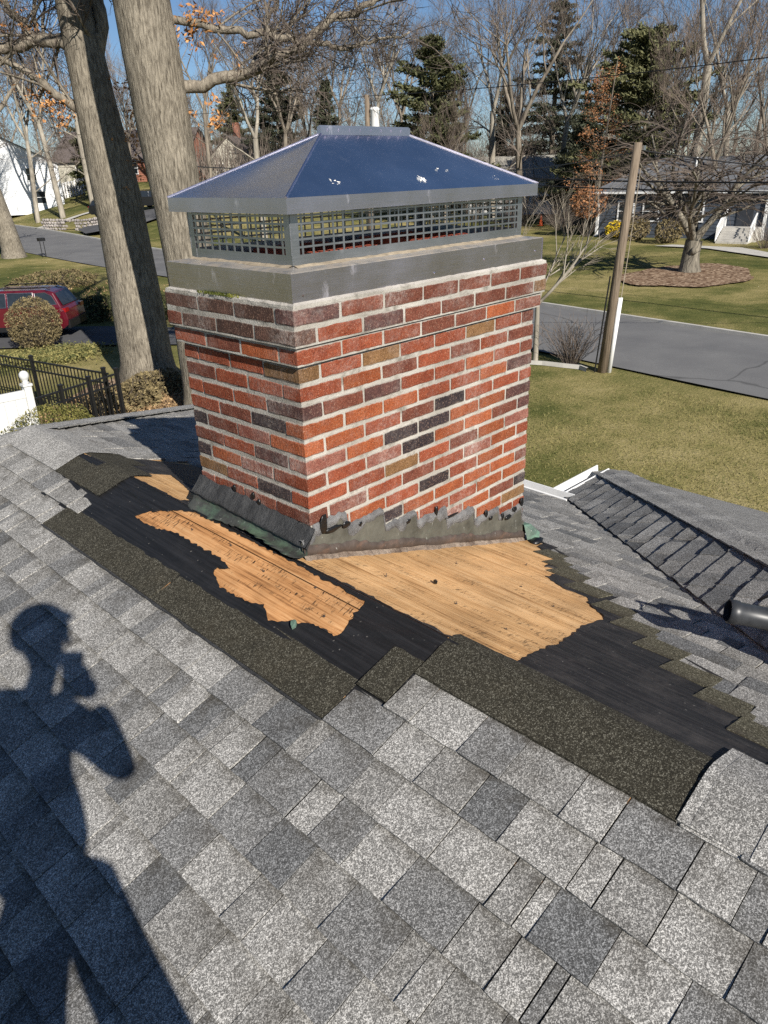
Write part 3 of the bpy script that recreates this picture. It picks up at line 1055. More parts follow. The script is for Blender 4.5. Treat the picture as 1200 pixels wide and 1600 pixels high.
for (fn_, nn_, u_, v_) in ((pa, NA, -.2, .06), (pa, NA, .05, .10), (pa, NA, .3, .07), (pa, NA, .55, .09), (pa, NA, -.33, .14), (pb, NB, -.25, .25), (pb, NB, -.55, .30), (pb, NB, -.2, .75), (pb, NB, -.5, .80), (pb, NB, -.78, .28), (pb, NB, -.70, .72), (pb, NB, -.3, 1.15)):
    b = MB(); P_ = fn_(u_, v_, 0)
    b.tube([P_ - nn_ * .01, P_ + nn_ * rng.uniform(.004, .018) + Vector((rng.uniform(-.004, .004), rng.uniform(-.004, .004), 0))], .0014, 5)
    b.tube([P_ + nn_ * .0015, P_ + nn_ * .003], .0048, 8)
    b.build('nail', M['rust'], house)
# loose bits on the tear-off
def chip(name, P, nrm, w_, l_, mat, label, cat, rz):
    b = MB()
    pts = []
    for k in range(7):
        a_ = 2 * math.pi * k / 7
        pts.append((math.cos(a_) * w_ * rng.uniform(.6, 1.1), math.sin(a_) * l_ * rng.uniform(.6, 1.1)))
    q = nrm.to_track_quat('Z', 'Y').to_matrix() @ Matrix.Rotation(rz, 3, 'Z')
    b.v = [tuple(P + q @ Vector((x, y, .002))) for x, y in pts] + [tuple(P + q @ Vector((x, y, .007 + rng.uniform(0, .008)))) for x, y in pts]
    b.f = [tuple(range(7, 14)), tuple(reversed(range(7)))] + [(i, (i + 1) % 7, 7 + (i + 1) % 7, 7 + i) for i in range(7)]
    b.m = [0] * 9
    o = b.build(name, mat)
    return tag(o, label, cat)
chip('metal_scrap', pa(-.27, .222, .004), NA, .012, .022, M['patina'], 'small grey green scrap on the black felt below the torn plywood', 'scrap', .6)
chip('shingle_crumb', pb(-.37, .40, .003), NB, .008, .014, M['tar'], 'small black crumb lying on the pale bare plywood', 'debris', 1.0)

# ------------------------------------------------------------------ chimney
W, D = 1.4413, .7013
CHB = Vector((W / 2, D / 2, -1.75))
chim = empty('chimney', CHB, 'red brick chimney with white mortar and a corbelled top', 'chimney')
MC = .0677
JT = .0126
def roof_z(x):
    e = x + .1
    return ZR - TA * e
core = MB()
core.box2((.0034, .0034, -1.85), (W - .0034, D - .0034, -.18))
for z0, z1, ov in ((-.204, -.134, .020), (-.137, -.003, .0335)):
    core.box2((-ov + .0022, -ov + .0022, z0 + .004), (W + ov - .0022, D + ov - .0022, z1))
core.build('mortar', M['mortar'], chim)
variants = {}
def brick_mesh(kind):
    """bevelled, slightly bruised brick of unit length classes"""
    lst = variants.setdefault(kind, [])
    if len(lst) < 5:
        lx, ly = kind
        bm = bmesh.new()
        hz = (MC - JT) / 2
        kx, ky = (5, 2) if lx > ly else (2, 5)
        ring = [(-lx / 2 + lx * i / kx, -ly / 2) for i in range(kx)] + [(lx / 2, -ly / 2 + ly * i / ky) for i in range(ky)] + [(lx / 2 - lx * i / kx, ly / 2) for i in range(kx)] + [(-lx / 2, ly / 2 - ly * i / ky) for i in range(ky)]
        rows = []
        for zz, ins in ((-hz, .0030), (-hz + .006, 0.0), (hz - .006, 0.0), (hz, .0030)):
            row_ = []
            for (x, y) in ring:
                sx = (x - math.copysign(min(abs(x), ins), x)) if abs(abs(x) - lx / 2) < 1e-6 else x
                sy = (y - math.copysign(min(abs(y), ins), y)) if abs(abs(y) - ly / 2) < 1e-6 else y
                row_.append(bm.verts.new((sx + rng.uniform(-1, 1) * .0011, sy + rng.uniform(-1, 1) * .0011, zz + rng.uniform(-1, 1) * .0021)))
            rows.append(row_)
        m_ = len(ring)
        for a_, b_ in zip(rows[:-1], rows[1:]):
            for q in range(m_): bm.faces.new((a_[q], a_[(q + 1) % m_], b_[(q + 1) % m_], b_[q]))
        bm.faces.new(rows[-1]); bm.faces.new(list(reversed(rows[0])))
        me = bpy.data.meshes.new('brick')
        bm.to_mesh(me); bm.free()
        me.materials.append(M['br_red'])
        lst.append(me)
        return me
    return rng.choice(lst)
special_r = {(1, 0): 'br_purple', (2, 2): 'br_purple', (4, 2): 'br_tan', (4, 5): 'br_tan', (4, 0): 'br_tan', (6, 0): 'br_purple', (6, 1): 'br_brown', (6, 2): 'br_purple', (8, 4): 'br_dark', (9, 3): 'br_dark', (9, 2): 'br_dark', (10, 3): 'br_dark', (9, 0): 'br_pink', (11, 2): 'br_tan', (13, 3): 'br_dark', (17, 6): 'br_tan', (16, 7): 'br_dark', (7, 6): 'br_purple', (9, 6): 'br_purple', (10, 7): 'br_purple', (11, 6): 'br_pink', (12, 5): 'br_pink', (2, 7): 'br_tan', (14, 2): 'br_dark', (19, 6): 'br_purple', (17, 4): 'br_brown', (1, 2): 'br_brown', (1, 3): 'br_brown'}
special_l = {(1, 1): 'br_grime', (1, 2): 'br_grime', (8, 3): 'br_dark', (7, 1): 'br_dark', (9, 1): 'br_purple', (10, 3): 'br_dark', (11, 1): 'br_dark', (10, 1): 'br_pink', (11, 3): 'br_tan', (8, 1): 'br_pink', (2, 1): 'br_grime', (2, 2): 'br_grime', (1, 3): 'br_grime', (2, 0): 'br_grime', (2, 3): 'br_brown', (4, 0): 'br_tan', (6, 0): 'br_purple', (3, 2): 'br_brown', (5, 1): 'br_red', (7, 3): 'br_red', (12, 1): 'br_brown'}
rear = MB()
def put_brick(cx, cy, row, lx, ly, mat, front=True):
    z = -(row - .5) * MC
    if front:
        me = brick_mesh((round(lx, 3), round(ly, 3)))
        o = bpy.data.objects.new('brick', me); COL.objects.link(o)
        o.parent = chim
        o.location = Vector((cx + rng.uniform(-.0012, .0012), cy + rng.uniform(-.0012, .0012), z + rng.uniform(-.001, .001))) - CHB
        o.rotation_euler = (rng.uniform(-.006, .006), rng.uniform(-.006, .006), rng.choice((0, math.pi)) + rng.uniform(-.004, .004))
        o.material_slots[0].link = 'OBJECT'
        o.material_slots[0].material = M[mat]
    else:
        rear.box((cx, cy, z), (lx, ly, MC - JT))
def rcol(row, left=False):
    r = rng.random()
    if row <= 2: return 'br_brown' if r < .6 else ('br_red' if r < .9 else 'br_grime')
    if row <= 6: return 'br_red' if r < .62 else ('br_brown' if r < .9 else 'br_orange')
    if left: return 'br_red' if r < .5 else ('br_brown' if r < .82 else ('br_orange' if r < .92 else 'br_pink'))
    return 'br_orange' if r < .46 else ('br_red' if r < .86 else ('br_brown' if r < .92 else 'br_pink'))
WD = .092
for row in range(1, 23):
    ov = .0335 if row <= 2 else (.020 if row == 3 else 0.0)
    x0, y0, x1, y1 = -ov, -ov, W + ov, D + ov
    z = -(row - .5) * MC
    LX, LY = x1 - x0 + JT, y1 - y0 + JT
    hd = WD + JT
    if row % 2:      # stretcher at the near corner of the long face
        mx = LX / 7
        for i in range(7):
            cx = x0 + mx * (i + .5) - JT / 2
            if z + .04 < roof_z(cx) - .03: continue
            cm = special_r.get((row, i)) or rcol(row)
            if row == 1 and i == 0: cm = 'br_purple'
            put_brick(cx, y0 + WD / 2, row, mx - JT, WD, cm)
        my = (LY - hd) / 3
        for i in range(3):
            cy = y0 + hd + my * (i + .5) - JT / 2
            if z + .04 < roof_z(0) - .03: continue
            put_brick(x0 + WD / 2, cy, row, WD, my - JT, special_l.get((row, i + 1)) or rcol(row, True))
        mx2 = (LX - hd) / 7
        for i in range(7): put_brick(x0 + hd + mx2 * (i + .5) - JT / 2, y1 - WD / 2, row, mx2 - JT, WD, 'br_red', False)
        for i in range(3): put_brick(x1 - WD / 2, y0 + hd + (LY - 2 * hd) / 3 * (i + .5) - JT / 2, row, WD, (LY - 2 * hd) / 3 - JT, 'br_red', False)
    else:
        my = (LY - hd) / 3
        for i in range(3):
            cy = y0 + my * (i + .5) - JT / 2
            if z + .04 < roof_z(0) - .03 and i: continue
            if i == 0 and z + .04 < roof_z(0) - .03: continue
            cm = special_l.get((row, i)) or rcol(row, True)
            if i == 0 and (row, 0) in special_r: cm = special_r[(row, 0)]
            put_brick(x0 + WD / 2, cy, row, WD, my - JT, cm)
        put_brick(x0 + WD, y1 - WD / 2, row, WD * 2, WD, special_l.get((row, 3)) or rcol(row, True), z + .04 > roof_z(0) - .03)
        mx = (LX - 2 * hd) / 6
        for i in range(6):
            cx = x0 + hd + mx * (i + .5) - JT / 2
            if z + .04 < roof_z(cx) - .03: continue
            put_brick(cx, y0 + WD / 2, row, mx - JT, WD, special_r.get((row, i + 1)) or rcol(row))
        if z + .04 > roof_z(x1) - .03:
            put_brick(x1 - WD / 2, y0 + .08, row, WD, .16, special_r.get((row, 7)) or rcol(row))
        for i in range(2): put_brick(x1 - WD / 2, y0 + .17 + (LY - .17) / 2 * (i + .5) - JT / 2, row, WD, (LY - .17) / 2 - JT, 'br_red', False)
        for i in range(6): put_brick(x0 + .25 + (LX - .36) / 6 * (i + .5), y1 - WD / 2, row, (LX - .36) / 6 - JT, WD, 'br_red', False)
tag(rear.build('rear_bricks', M['br_red'], chim), kind='stuff')
# mortar wash on top
cw = MB()
nseg = 60
per = []
def rect_pts(x0, y0, x1, y1, step=.03):
    out = []
    for (a_, b_) in (((x0, y0), (x1, y0)), ((x1, y0), (x1, y1)), ((x1, y1), (x0, y1)), ((x0, y1), (x0, y0))):
        L = math.dist(a_, b_); k = max(1, int(L / step))
        for i in range(k): out.append((a_[0] + (b_[0] - a_[0]) * i / k, a_[1] + (b_[1] - a_[1]) * i / k))
    return out
outer = rect_pts(-.031, -.031, W + .031, D + .031)
oc = Vector((W / 2, D / 2))
pts2 = []
for x, y in outer:
    s_ = 1 + .010 * mnoise.noise((x * 21, y * 21, 0))
    pts2.append((oc.x + (x - oc.x) * s_, oc.y + (y - oc.y) * s_))
inner = [(oc.x + (x - oc.x) * .955, oc.y + (y - oc.y) * .93) for x, y in outer]
n_ = len(outer)
cw.v = [(x, y, -.006) for x, y in pts2] + [(x, y, .004 + .004 * mnoise.noise((x * 30, y * 30, 4))) for x, y in pts2] + [(x, y, .016) for x, y in inner] + [(W / 2, D / 2, .03)]
cw.f = [(i, (i + 1) % n_, n_ + (i + 1) % n_, n_ + i) for i in range(n_)] + [(n_ + i, n_ + (i + 1) % n_, 2 * n_ + (i + 1) % n_, 2 * n_ + i) for i in range(n_)] + [(2 * n_ + i, 2 * n_ + (i + 1) % n_, 3 * n_) for i in range(n_)]
cw.m = [0] * len(cw.f)
cw.build('crown', M['mortar'], chim)
ms = MB()
for k in range(260):
    y = rng.choice((.30, .36, .41, .47)) + rng.gauss(0, .025)
    P = Vector((-.026 + rng.uniform(-.008, .012), y, .006))
    a_ = rng.uniform(0, 6.28); s_ = rng.uniform(.003, .007)
    ms.add([P + Vector((math.cos(a_) * s_, math.sin(a_) * s_, 0)), P + Vector((-math.sin(a_) * s_, math.cos(a_) * s_, 0)), P + Vector((0, 0, s_ * 1.6))], [(0, 1, 2)])
tag(ms.build('moss', M['moss'], chim), kind='stuff')
# clay flues inside the cap
for cx in (.42, 1.0):
    fl = MB()
    for (a_, b_) in (((-.17, -.17), (.17, -.14)), ((-.17, .14), (.17, .17)), ((-.17, -.14), (-.14, .14)), ((.14, -.14), (.17, .14))):
        fl.box2((cx + a_[0], D / 2 + a_[1], .0), (cx + b_[0], D / 2 + b_[1], .135))
    fl.build('flue_tile', M['clay'], chim)
    so = MB(); so.box2((cx - .14, D / 2 - .14, .03), (cx + .14, D / 2 + .14, .06)); so.build('flue_throat', M['soot'], chim)

# flashing on the short face, its apron lifted off the plywood
fl = MB(); se = MB()
K = 90
for i in range(K + 1):
    t = i / K; y = -.03 + (D + .042) * t
    n1 = mnoise.noise((y * 11, 0, 1)); n2 = mnoise.noise((y * 27, 3, 1)); n3 = mnoise.noise((y * 61, 6, 1))
    zt_ = -.818 + .030 * t
    se.v += [(-.003, y, zt_ + .012 + .010 * n1 + .007 * n2), (-.026 - .005 * n2, y, zt_ - .016 + .007 * n2 + .005 * n3), (-.050 - .007 * n1 - .003 * n3, y, zt_ - .040 + .006 * n2), (-.057, y, zt_ - .050 + .006 * n1 - .005 * n2), (-.048, y, zt_ - .058 + .006 * n1)]
    lift_ = .014 + .018 * math.sin(t * 5.2 + .4) + .012 * n1 - .012 * max(0, t - .8) / .2
    out_ = -.104 - .018 * math.sin(t * 6.5 + 1.0) - .012 * n2 + .03 * max(0, t - .8) / .2
    fl.v += [(-.046, y, zt_ - .040), (-.050 - .003 * n2, y, zt_ - .075), (-.056 - .004 * n1, y, -.895 + .02 * t), (-.082, y, -.908 + .02 * t + lift_ * .5), (out_, y, -.903 + lift_ + .006 * t), (out_ + .006, y, -.909 + lift_ + .006 * t)]
for i in range(K):
    for q in range(4): se.f.append((i * 5 + q, i * 5 + q + 1, (i + 1) * 5 + q + 1, (i + 1) * 5 + q)); se.m.append(0)
    for q in range(5): fl.f.append((i * 6 + q, i * 6 + q + 1, (i + 1) * 6 + q + 1, (i + 1) * 6 + q)); fl.m.append(0)
se.f += [tuple(range(5)), tuple(reversed(range(K * 5, K * 5 + 5)))]; se.m += [0, 0]
fo = fl.build('apron_flashing', M['copper'], chim, smooth=True)
so_ = se.build('sealant_fillet', M['seal_dark'], chim, smooth=True)
# stepped flashing down the long face
STEP = W / 7.0
def top_z(x):
    j = math.floor((x + .02) / STEP)
    f_ = (x + .02) / STEP - j
    base = -.800 - .0665 * j - (.0 if f_ < .95 else .0665 * (f_ - .95) / .05)
    return base + .008 * math.sin(j * 2.3) + .008 * mnoise.noise((x * 13, 5, 2)) + .009 * mnoise.noise((x * 45, 1, 2))
sf = MB(); sl = MB(); sg = MB(); rb_ = MB()
K = 320
for i in range(K + 1):
    x = -.055 + (W + .062) * i / K
    zb = roof_z(x) + .022 + .006 * mnoise.noise((x * 9, 2, 7))
    zt_ = max(top_z(x) if x > .01 else -.842 + .01 * mnoise.noise((x * 60, 0, 0)), zb + .05)
    zm = max(zt_ - .024 - .050 * abs(mnoise.noise((x * 7, 8, 2))) - .05 * max(0, mnoise.noise((x * 17, 4, 4))), zb + .03)
    zl = zb + .034 + .018 * mnoise.noise((x * 7, 7, 7)) + .008 * mnoise.noise((x * 31, 7, 7))
    sg.v += [(x, -.001, zt_), (x, -.011, zt_ - .006), (x, -.0145 - .003 * mnoise.noise((x * 40, 0, 0)), (zt_ + zm) / 2), (x, -.011, zm), (x, -.006, zm - .003)]
    sf.v += [(x, -.005, zt_ - .01), (x, -.0085 - .002 * mnoise.noise((x * 13, 0, 3)), zb + .02), (x, -.010, zb + .014)]
    sl.v += [(x, -.010, zl), (x, -.0165, zl - .006), (x, -.021 - .004 * mnoise.noise((x * 17, 0, 9)), zb - .002), (x, -.012, zb - .006)]
    h_ = max(.0, .003 + .012 * mnoise.noise((x * 8, 3, 1)) + .008 * mnoise.noise((x * 37, 3, 1)))
    rb_.v += [(x, -.006, roof_z(x) + .024), (x, -.018 - h_ * .5, roof_z(x) + .010 + h_ * .8), (x, -.024 - h_ * 1.3, roof_z(x) + .001 + h_ * .35), (x, -.027 - h_ * 1.4, roof_z(x) - .006)]
for i in range(K):
    for b_, k_ in ((sg, 5), (sf, 3), (sl, 4), (rb_, 4)):
        for q in range(k_ - 1):
            b_.f.append((i * k_ + q, i * k_ + q + 1, (i + 1) * k_ + q + 1, (i + 1) * k_ + q)); b_.m.append(0)
sf.build('step_flashing', M['lead'], chim, smooth=True)
sg.build('sealant_band', M['seal_grey'], chim, smooth=True)
sl.build('base_flashing', M['rust'], chim, smooth=True)
rb_.build('mortar_edge', M['rubble'], chim, smooth=False)
def blob(b, P, sx, sy, sz, seed, n1=5, n2=9):
    o_ = len(b.v)
    for i in range(n1 + 1):
        th_ = math.pi * i / n1
        for k in range(n2):
            a_ = 2 * math.pi * k / n2
            d_ = Vector((math.sin(th_) * math.cos(a_), math.sin(th_) * math.sin(a_), math.cos(th_)))
            r_ = 1 + .35 * mnoise.noise(d_ * 1.7 + Vector((seed, seed, 0)))
            b.v.append((P[0] + d_.x * sx * r_, P[1] + d_.y * sy * r_, P[2] + d_.z * sz * r_))
    for i in range(n1):
        for k in range(n2):
            b.f.append((o_ + i * n2 + k, o_ + i * n2 + (k + 1) % n2, o_ + (i + 1) * n2 + (k + 1) % n2, o_ + (i + 1) * n2 + k)); b.m.append(0)
for k, (x, dz, sx, sz) in enumerate(((.055, -.012, .020, .040), (.10, -.055, .045, .013), (.17, -.05, .022, .014), (.245, -.02, .012, .010), (.53, -.028, .016, .012), (.72, .006, .010, .025), (.83, .008, .05, .007), (1.10, .004, .014, .022), (1.14, -.035, .014, .012), (1.24, -.012, .012, .020), (1.29, -.035, .028, .014), (1.345, -.010, .020, .016), (1.41, .008, .016, .026))):
    b = MB(); blob(b, (x, -.013, top_z(x) + dz), sx, .0035, sz, k * 3.1)
    b.build('tar_daub', M['tar'], chim, smooth=True)
for k, (y, dz) in enumerate(((.46, .02), (.335, .02), (.30, .0))):
    b = MB(); blob(b, (-.006, y, -.79 + dz), .006, .010, .016, k * 2.2 + 9); b.build('tar_daub', M['tar'], chim, smooth=True)
# green patina corner piece at the lower end
pc = MB()
pts = [(W - .01, -.02, roof_z(W) + .095), (W + .045, -.03, roof_z(W) + .082), (W + .085, -.06, roof_z(W) + .03), (W + .06, -.075, roof_z(W) + .012), (W - .01, -.045, roof_z(W) + .015), (W + .02, -.05, roof_z(W) + .06)]
pc.v = pts + [(x, y + .12, z - .002) for x, y, z in pts[:4]]
pc.f = [(0, 5, 1), (1, 5, 2), (2, 5, 3), (3, 5, 4), (4, 5, 0), (0, 1, 7, 6), (1, 2, 8, 7), (2, 3, 9, 8)]; pc.m = [0] * 8
pc.build('corner_flashing', M['patina'], chim)
pc = MB(); blob(pc, (W + .03, -.075, roof_z(W) + .006), .05, .03, .014, 4.4); pc.build('tar_daub', M['tar'], chim, smooth=True)

# ------------------------------------------------------------------ chimney cap
capo = empty('chimney_cap', (W / 2, D / 2, .006), 'stainless steel chimney cap with hipped hood and square mesh sides', 'chimney cap')
def ring_wall(b, x0, y0, x1, y1, z0, z1, th=.0015):
    c = [(x0, y0), (x1, y0), (x1, y1), (x0, y1)]
    o_ = len(b.v)
    for z in (z0, z1):
        for x, y in c: b.v.append((x, y, z))
    for i in range(4): b.f.append((o_ + i, o_ + (i + 1) % 4, o_ + 4 + (i + 1) % 4, o_ + 4 + i)); b.m.append(0)
ov = .0155
b = MB(); ring_wall(b, -ov, -ov, W + ov, D + ov, .008, .1015)
b.box((-ov, -ov, .055), (.004, .004, .0925)); b.box((W + ov, -ov, .055), (.004, .004, .0925))
b.build('skirt', M['steel'], capo)
SI = .0575
b = MB()
o4 = [(-ov, -ov), (W + ov, -ov), (W + ov, D + ov), (-ov, D + ov)]
m4 = [(-ov + .004, -ov + .004), (W + ov - .004, -ov + .004), (W + ov - .004, D + ov - .004), (-ov + .004, D + ov - .004)]
i4 = [(SI, SI), (W - SI, SI), (W - SI, D - SI), (SI, D - SI)]
b.v = [(x, y, .1015) for x, y in o4] + [(x, y, .104) for x, y in m4] + [(x, y, .112) for x, y in i4]
for r_ in range(2):
    for i in range(4): b.f.append((r_ * 4 + i, r_ * 4 + (i + 1) % 4, r_ * 4 + 4 + (i + 1) % 4, r_ * 4 + 4 + i)); b.m.append(0)
b.build('ledge', M['steel_dirty'], capo)
b = MB()
def dustline(q0, q1, outv, n__=70):
    o_ = len(b.v)
    for k in range(n__ + 1):
        P = Vector(q0).lerp(Vector(q1), k / n__)
        w_ = .018 + .014 * mnoise.noise((P.x * 9, P.y * 9, 3)) + .005 * mnoise.noise((P.x * 40, P.y * 40, 3))
        b.v.extend([tuple(P + ZV * (.117 + .003 * mnoise.noise((P.x * 30, P.y * 30, 0)))), tuple(P + outv * (w_ * .5) + ZV * .1142), tuple(P + outv * max(w_, .006) + ZV * .1095)])
    for k in range(n__):
        for q in range(2): b.f.append((o_ + k * 3 + q, o_ + k * 3 + q + 1, o_ + k * 3 + q + 4, o_ + k * 3 + q + 3)); b.m.append(0)
dustline((SI, SI - .002, 0), (W - SI, SI - .002, 0), Vector((0, -1, 0))); dustline((SI - .002, D - SI, 0), (SI - .002, SI, 0), Vector((-1, 0, 0)), 36)
tag(b.build('dust', plain('dust_tan', (.27, .225, .165), .95, .3, 30), capo), kind='stuff')
ZS0, ZS1 = .112, .283
def screen(p0, p1, ncol, nrow):
    b = MB()
    d_ = (p1 - p0); L = d_.length; d_.normalize()
    nrm = Vector((d_.y, -d_.x, 0))
    rot = Matrix((d_, nrm, ZV)).transposed()
    band = .036
    b.box(p0 + d_ * (L / 2) + ZV * (ZS0 + band / 2 - p0.z), (L, .002, band), 0, rot)
    zb, zt2 = ZS0 + band - .001, ZS1 + .01
    for k in range(ncol + 1):
        b.box(p0 + d_ * (L * k / ncol) + ZV * ((zb + zt2) / 2), (.0080, .0022, zt2 - zb), 0, rot)
    for k in range(1, nrow + 1):
        z = zb + (zt2 - zb) * k / nrow
        b.box(p0 + d_ * (L / 2) + nrm * .0004 + ZV * z, (L, .0022, .0068), 0, rot)
    return b.build('screen', M['steel_dull'], capo)
cA, cB, cC, cD = Vector((SI, SI, 0)), Vector((W - SI, SI, 0)), Vector((W - SI, D - SI, 0)), Vector((SI, D - SI, 0))
screen(cA, cB, 28, 6); screen(cB, cC, 13, 6); screen(cC, cD, 28, 6); screen(cD, cA, 13, 6)
for c_, sx, sy in ((cA, 1, 1), (cB, -1, 1), (cC, -1, -1), (cD, 1, -1)):
    b = MB()
    b.box2((c_.x - .002 * sx, c_.y - .0025 * sy, ZS0), (c_.x + .032 * sx, c_.y - .0008 * sy, ZS1 + .03))
    b.box2((c_.x - .0025 * sx, c_.y - .002 * sy, ZS0), (c_.x - .0008 * sx, c_.y + .03 * sy, ZS1 + .03))
    b.build('corner_post', M['steel_dull'], capo)
# hood
fo_ = -.0095
FX0, FY0, FX1, FY1 = -fo_, -fo_, W + fo_, D + fo_
FX0, FY0, FX1, FY1 = .0095, .0095, W - .0095, D - .0095
ZF0, ZF1, ZRG = .2795, .3255, .527
RX0, RX1 = .485, .957
b = MB(); ring_wall(b, FX0, FY0, FX1, FY1, ZF0, ZF1)
b.box2((FX0 - .001, FY0 - .001, ZF0 - .002), (FX1 + .001, FY0 + .006, ZF0 + .001)); b.box2((FX0 - .001, FY0 + .006, ZF0 - .002), (FX0 + .006, FY1, ZF0 + .001))
b.build('fascia', M['steel'], capo)
b = MB()
def hood_face(c0, c1, r1, r0):
    """slightly cupped sheet between eave c0-c1 and ridge r0-r1"""
    o_ = len(b.v); nu, nv = 14, 8
    nrm = (Vector(c1) - Vector(c0)).cross(Vector(r0) - Vector(c0)).normalized()
    for j in range(nv + 1):
        t = j / nv
        a_ = Vector(c0).lerp(Vector(r0), t); e_ = Vector(c1).lerp(Vector(r1), t)
        for i in range(nu + 1):
            s_ = i / nu
            dip = -.007 * math.sin(math.pi * s_) * math.sin(math.pi * t) + .0016 * mnoise.noise((s_ * 3 + c0[0], t * 3, c0[1])) * math.sin(math.pi * s_)
            b.v.append(tuple(a_.lerp(e_, s_) + nrm * dip))
    for j in range(nv):
        for i in range(nu):
            q = o_ + j * (nu + 1) + i
            b.f.append((q, q + 1, q + nu + 2, q + nu + 1)); b.m.append(0)
h0, h1, h2, h3 = (FX0, FY0, ZF1), (FX1, FY0, ZF1), (FX1, FY1, ZF1), (FX0, FY1, ZF1)
ra, rb2 = (RX0, D / 2, ZRG), (RX1, D / 2, ZRG)
hood_face(h0, h1, rb2, ra); hood_face(h1, h2, rb2, rb2); hood_face(h2, h3, ra, rb2); hood_face(h3, h0, ra, ra)
b.build('hood', M['steel_hood'], capo, smooth=True)
for c_, r_ in ((h0, ra), (h1, rb2), (h2, rb2), (h3, ra)):
    b = MB(); b.tube([Vector(c_) + ZV * .001, Vector(c_).lerp(Vector(r_), .5) + ZV * .001, Vector(r_) + ZV * .001], .0042, 6)
    b.build('hip_seam', M['steel'], capo)
b = MB()
b.box2((RX0 - .012, D / 2 - .010, ZRG - .006), (RX1 + .012, D / 2 + .010, ZRG + .022))
b.box2((RX0 - .010, D / 2 - .004, ZRG + .022), (RX1 + .010, D / 2 + .004, ZRG + .026))
for k in range(8):
    b.box2((RX0 + .02 + k * .058, D / 2 - .0125, ZRG + .006), (RX0 + .028 + k * .058, D / 2 - .010, ZRG + .016))
b.build('ridge_seam', M['steel'], capo)
nh = (Vector(h1) - Vector(h0)).cross(Vector(ra) - Vector(h0)).normalized()
for (s_, t_, sc_) in ((.145, .20, 1.0), (.51, .195, .95), (.865, .155, .85), (.66, .36, .35), (.70, .33, .25)):
    P = Vector(h0).lerp(Vector(h1), s_).lerp(Vector(ra).lerp(Vector(rb2), s_), t_) + nh * (-.004)
    b = MB()
    ax = Vector((1, 0, 0)); ay = nh.cross(ax)
    for k in range(7):
        a_ = k * 2 * math.pi / 7 + rng.uniform(-.3, .3); l_ = rng.uniform(.018, .030) * sc_
        dd = ax * math.cos(a_) + ay * math.sin(a_); pp = ax * -math.sin(a_) + ay * math.cos(a_)
        b.add([P + nh * .001, P + dd * l_ * .6 + pp * .0042 * sc_ + nh * .003, P + dd * l_ + nh * .0035 * rng.random(), P + dd * l_ * .6 - pp * .0042 * sc_ + nh * .002], [(0, 1, 2, 3), (3, 2, 1, 0)])
    b.build('film_scrap', M['film'], capo)
for (x, y) in ((.03, -ov), (.70, -ov), (1.40, -ov), (1.02, -ov)):
    b = MB(); b.lathe([(0, .003), (.003, .0025), (.0045, .0)], 8)
    b.v = [(x + vx, y - vz, .03 + vy + (.02 if x > 1 else 0)) for vx, vy, vz in b.v]
    b.build('screw', M['rust'] if x < .1 else M['steel'], capo)

# ------------------------------------------------------------------ leaf blower on the far slope
bl = empty('leaf_blower', (.98, -1.60, -1.235), 'black leaf blower lying by the valley at the right edge', 'leaf blower')
b = MB()
blob(b, (.97, -1.60, -1.09), .15, .13, .125, .3, 10, 16)
b.build('motor_housing', M['plastic_grey'], bl, smooth=True)
tube_dir = Vector((-.20, .29, .02)).normalized()
p_end = Vector((.755, -1.275, -1.005)); p_st = Vector((.93, -1.54, -1.06))
b = MB()
prof = [(0, .056), (.06, .050), (.12, .041), (.20, .039), (.275, .039), (.28, .0425), (.305, .0425), (.31, .037)]
ax = (p_end - p_st); L = ax.length; ax.normalize()
b.tube([p_st + ax * (L * s / .31) for s, r_ in prof], [r_ for s, r_ in prof], 20, cap=False)
b.tube([p_end, p_end - ax * .09], [.037, .033], 20, cap=False)
b.build('nozzle_tube', M['plastic_grey'], bl, smooth=True)
b = MB(); b.tube([p_end - ax * .085, p_end - ax * .09], .034, 20); b.build('nozzle_core', M['plastic_blk'], bl)
b = MB(); b.tube([(1.03, -1.66, -.995), (1.00, -1.64, -.915), (.93, -1.55, -.895), (.885, -1.48, -.93), (.88, -1.47, -.99)], .017, 10); b.build('handle', M['plastic_blk'], bl, smooth=True)
b = MB(); b.tube([(.91, -1.50, -.925), (.86, -1.42, -.90), (.80, -1.35, -.955)], [.012, .009, .004], 8); b.build('trigger_guard', M['plastic_blk'], bl, smooth=True)
b = MB()
for k in range(7): b.box((1.06 + .012 * k, -1.70 - .006 * k, -1.10), (.005, .10, .13))
b.build('intake_grille', M['plastic_blk'], bl)
M['tool_orange'] = plain('tool_orange', (.55, .13, .02), .5, .12)
b = MB(); b.tube([(.985, -1.475, -1.09), (.98, -1.50, -1.09)], [.085, .10], 18); b.build('fan_cover', M['tool_orange'], bl, smooth=False)
b = MB(); b.box((1.03, -1.66, -1.00), (.10, .09, .07)); b.build('battery', M['plastic_blk'], bl)
b = MB(); b.box((.98, -1.60, -1.222), (.20, .16, .03)); b.build('foot', M['plastic_blk'], bl)

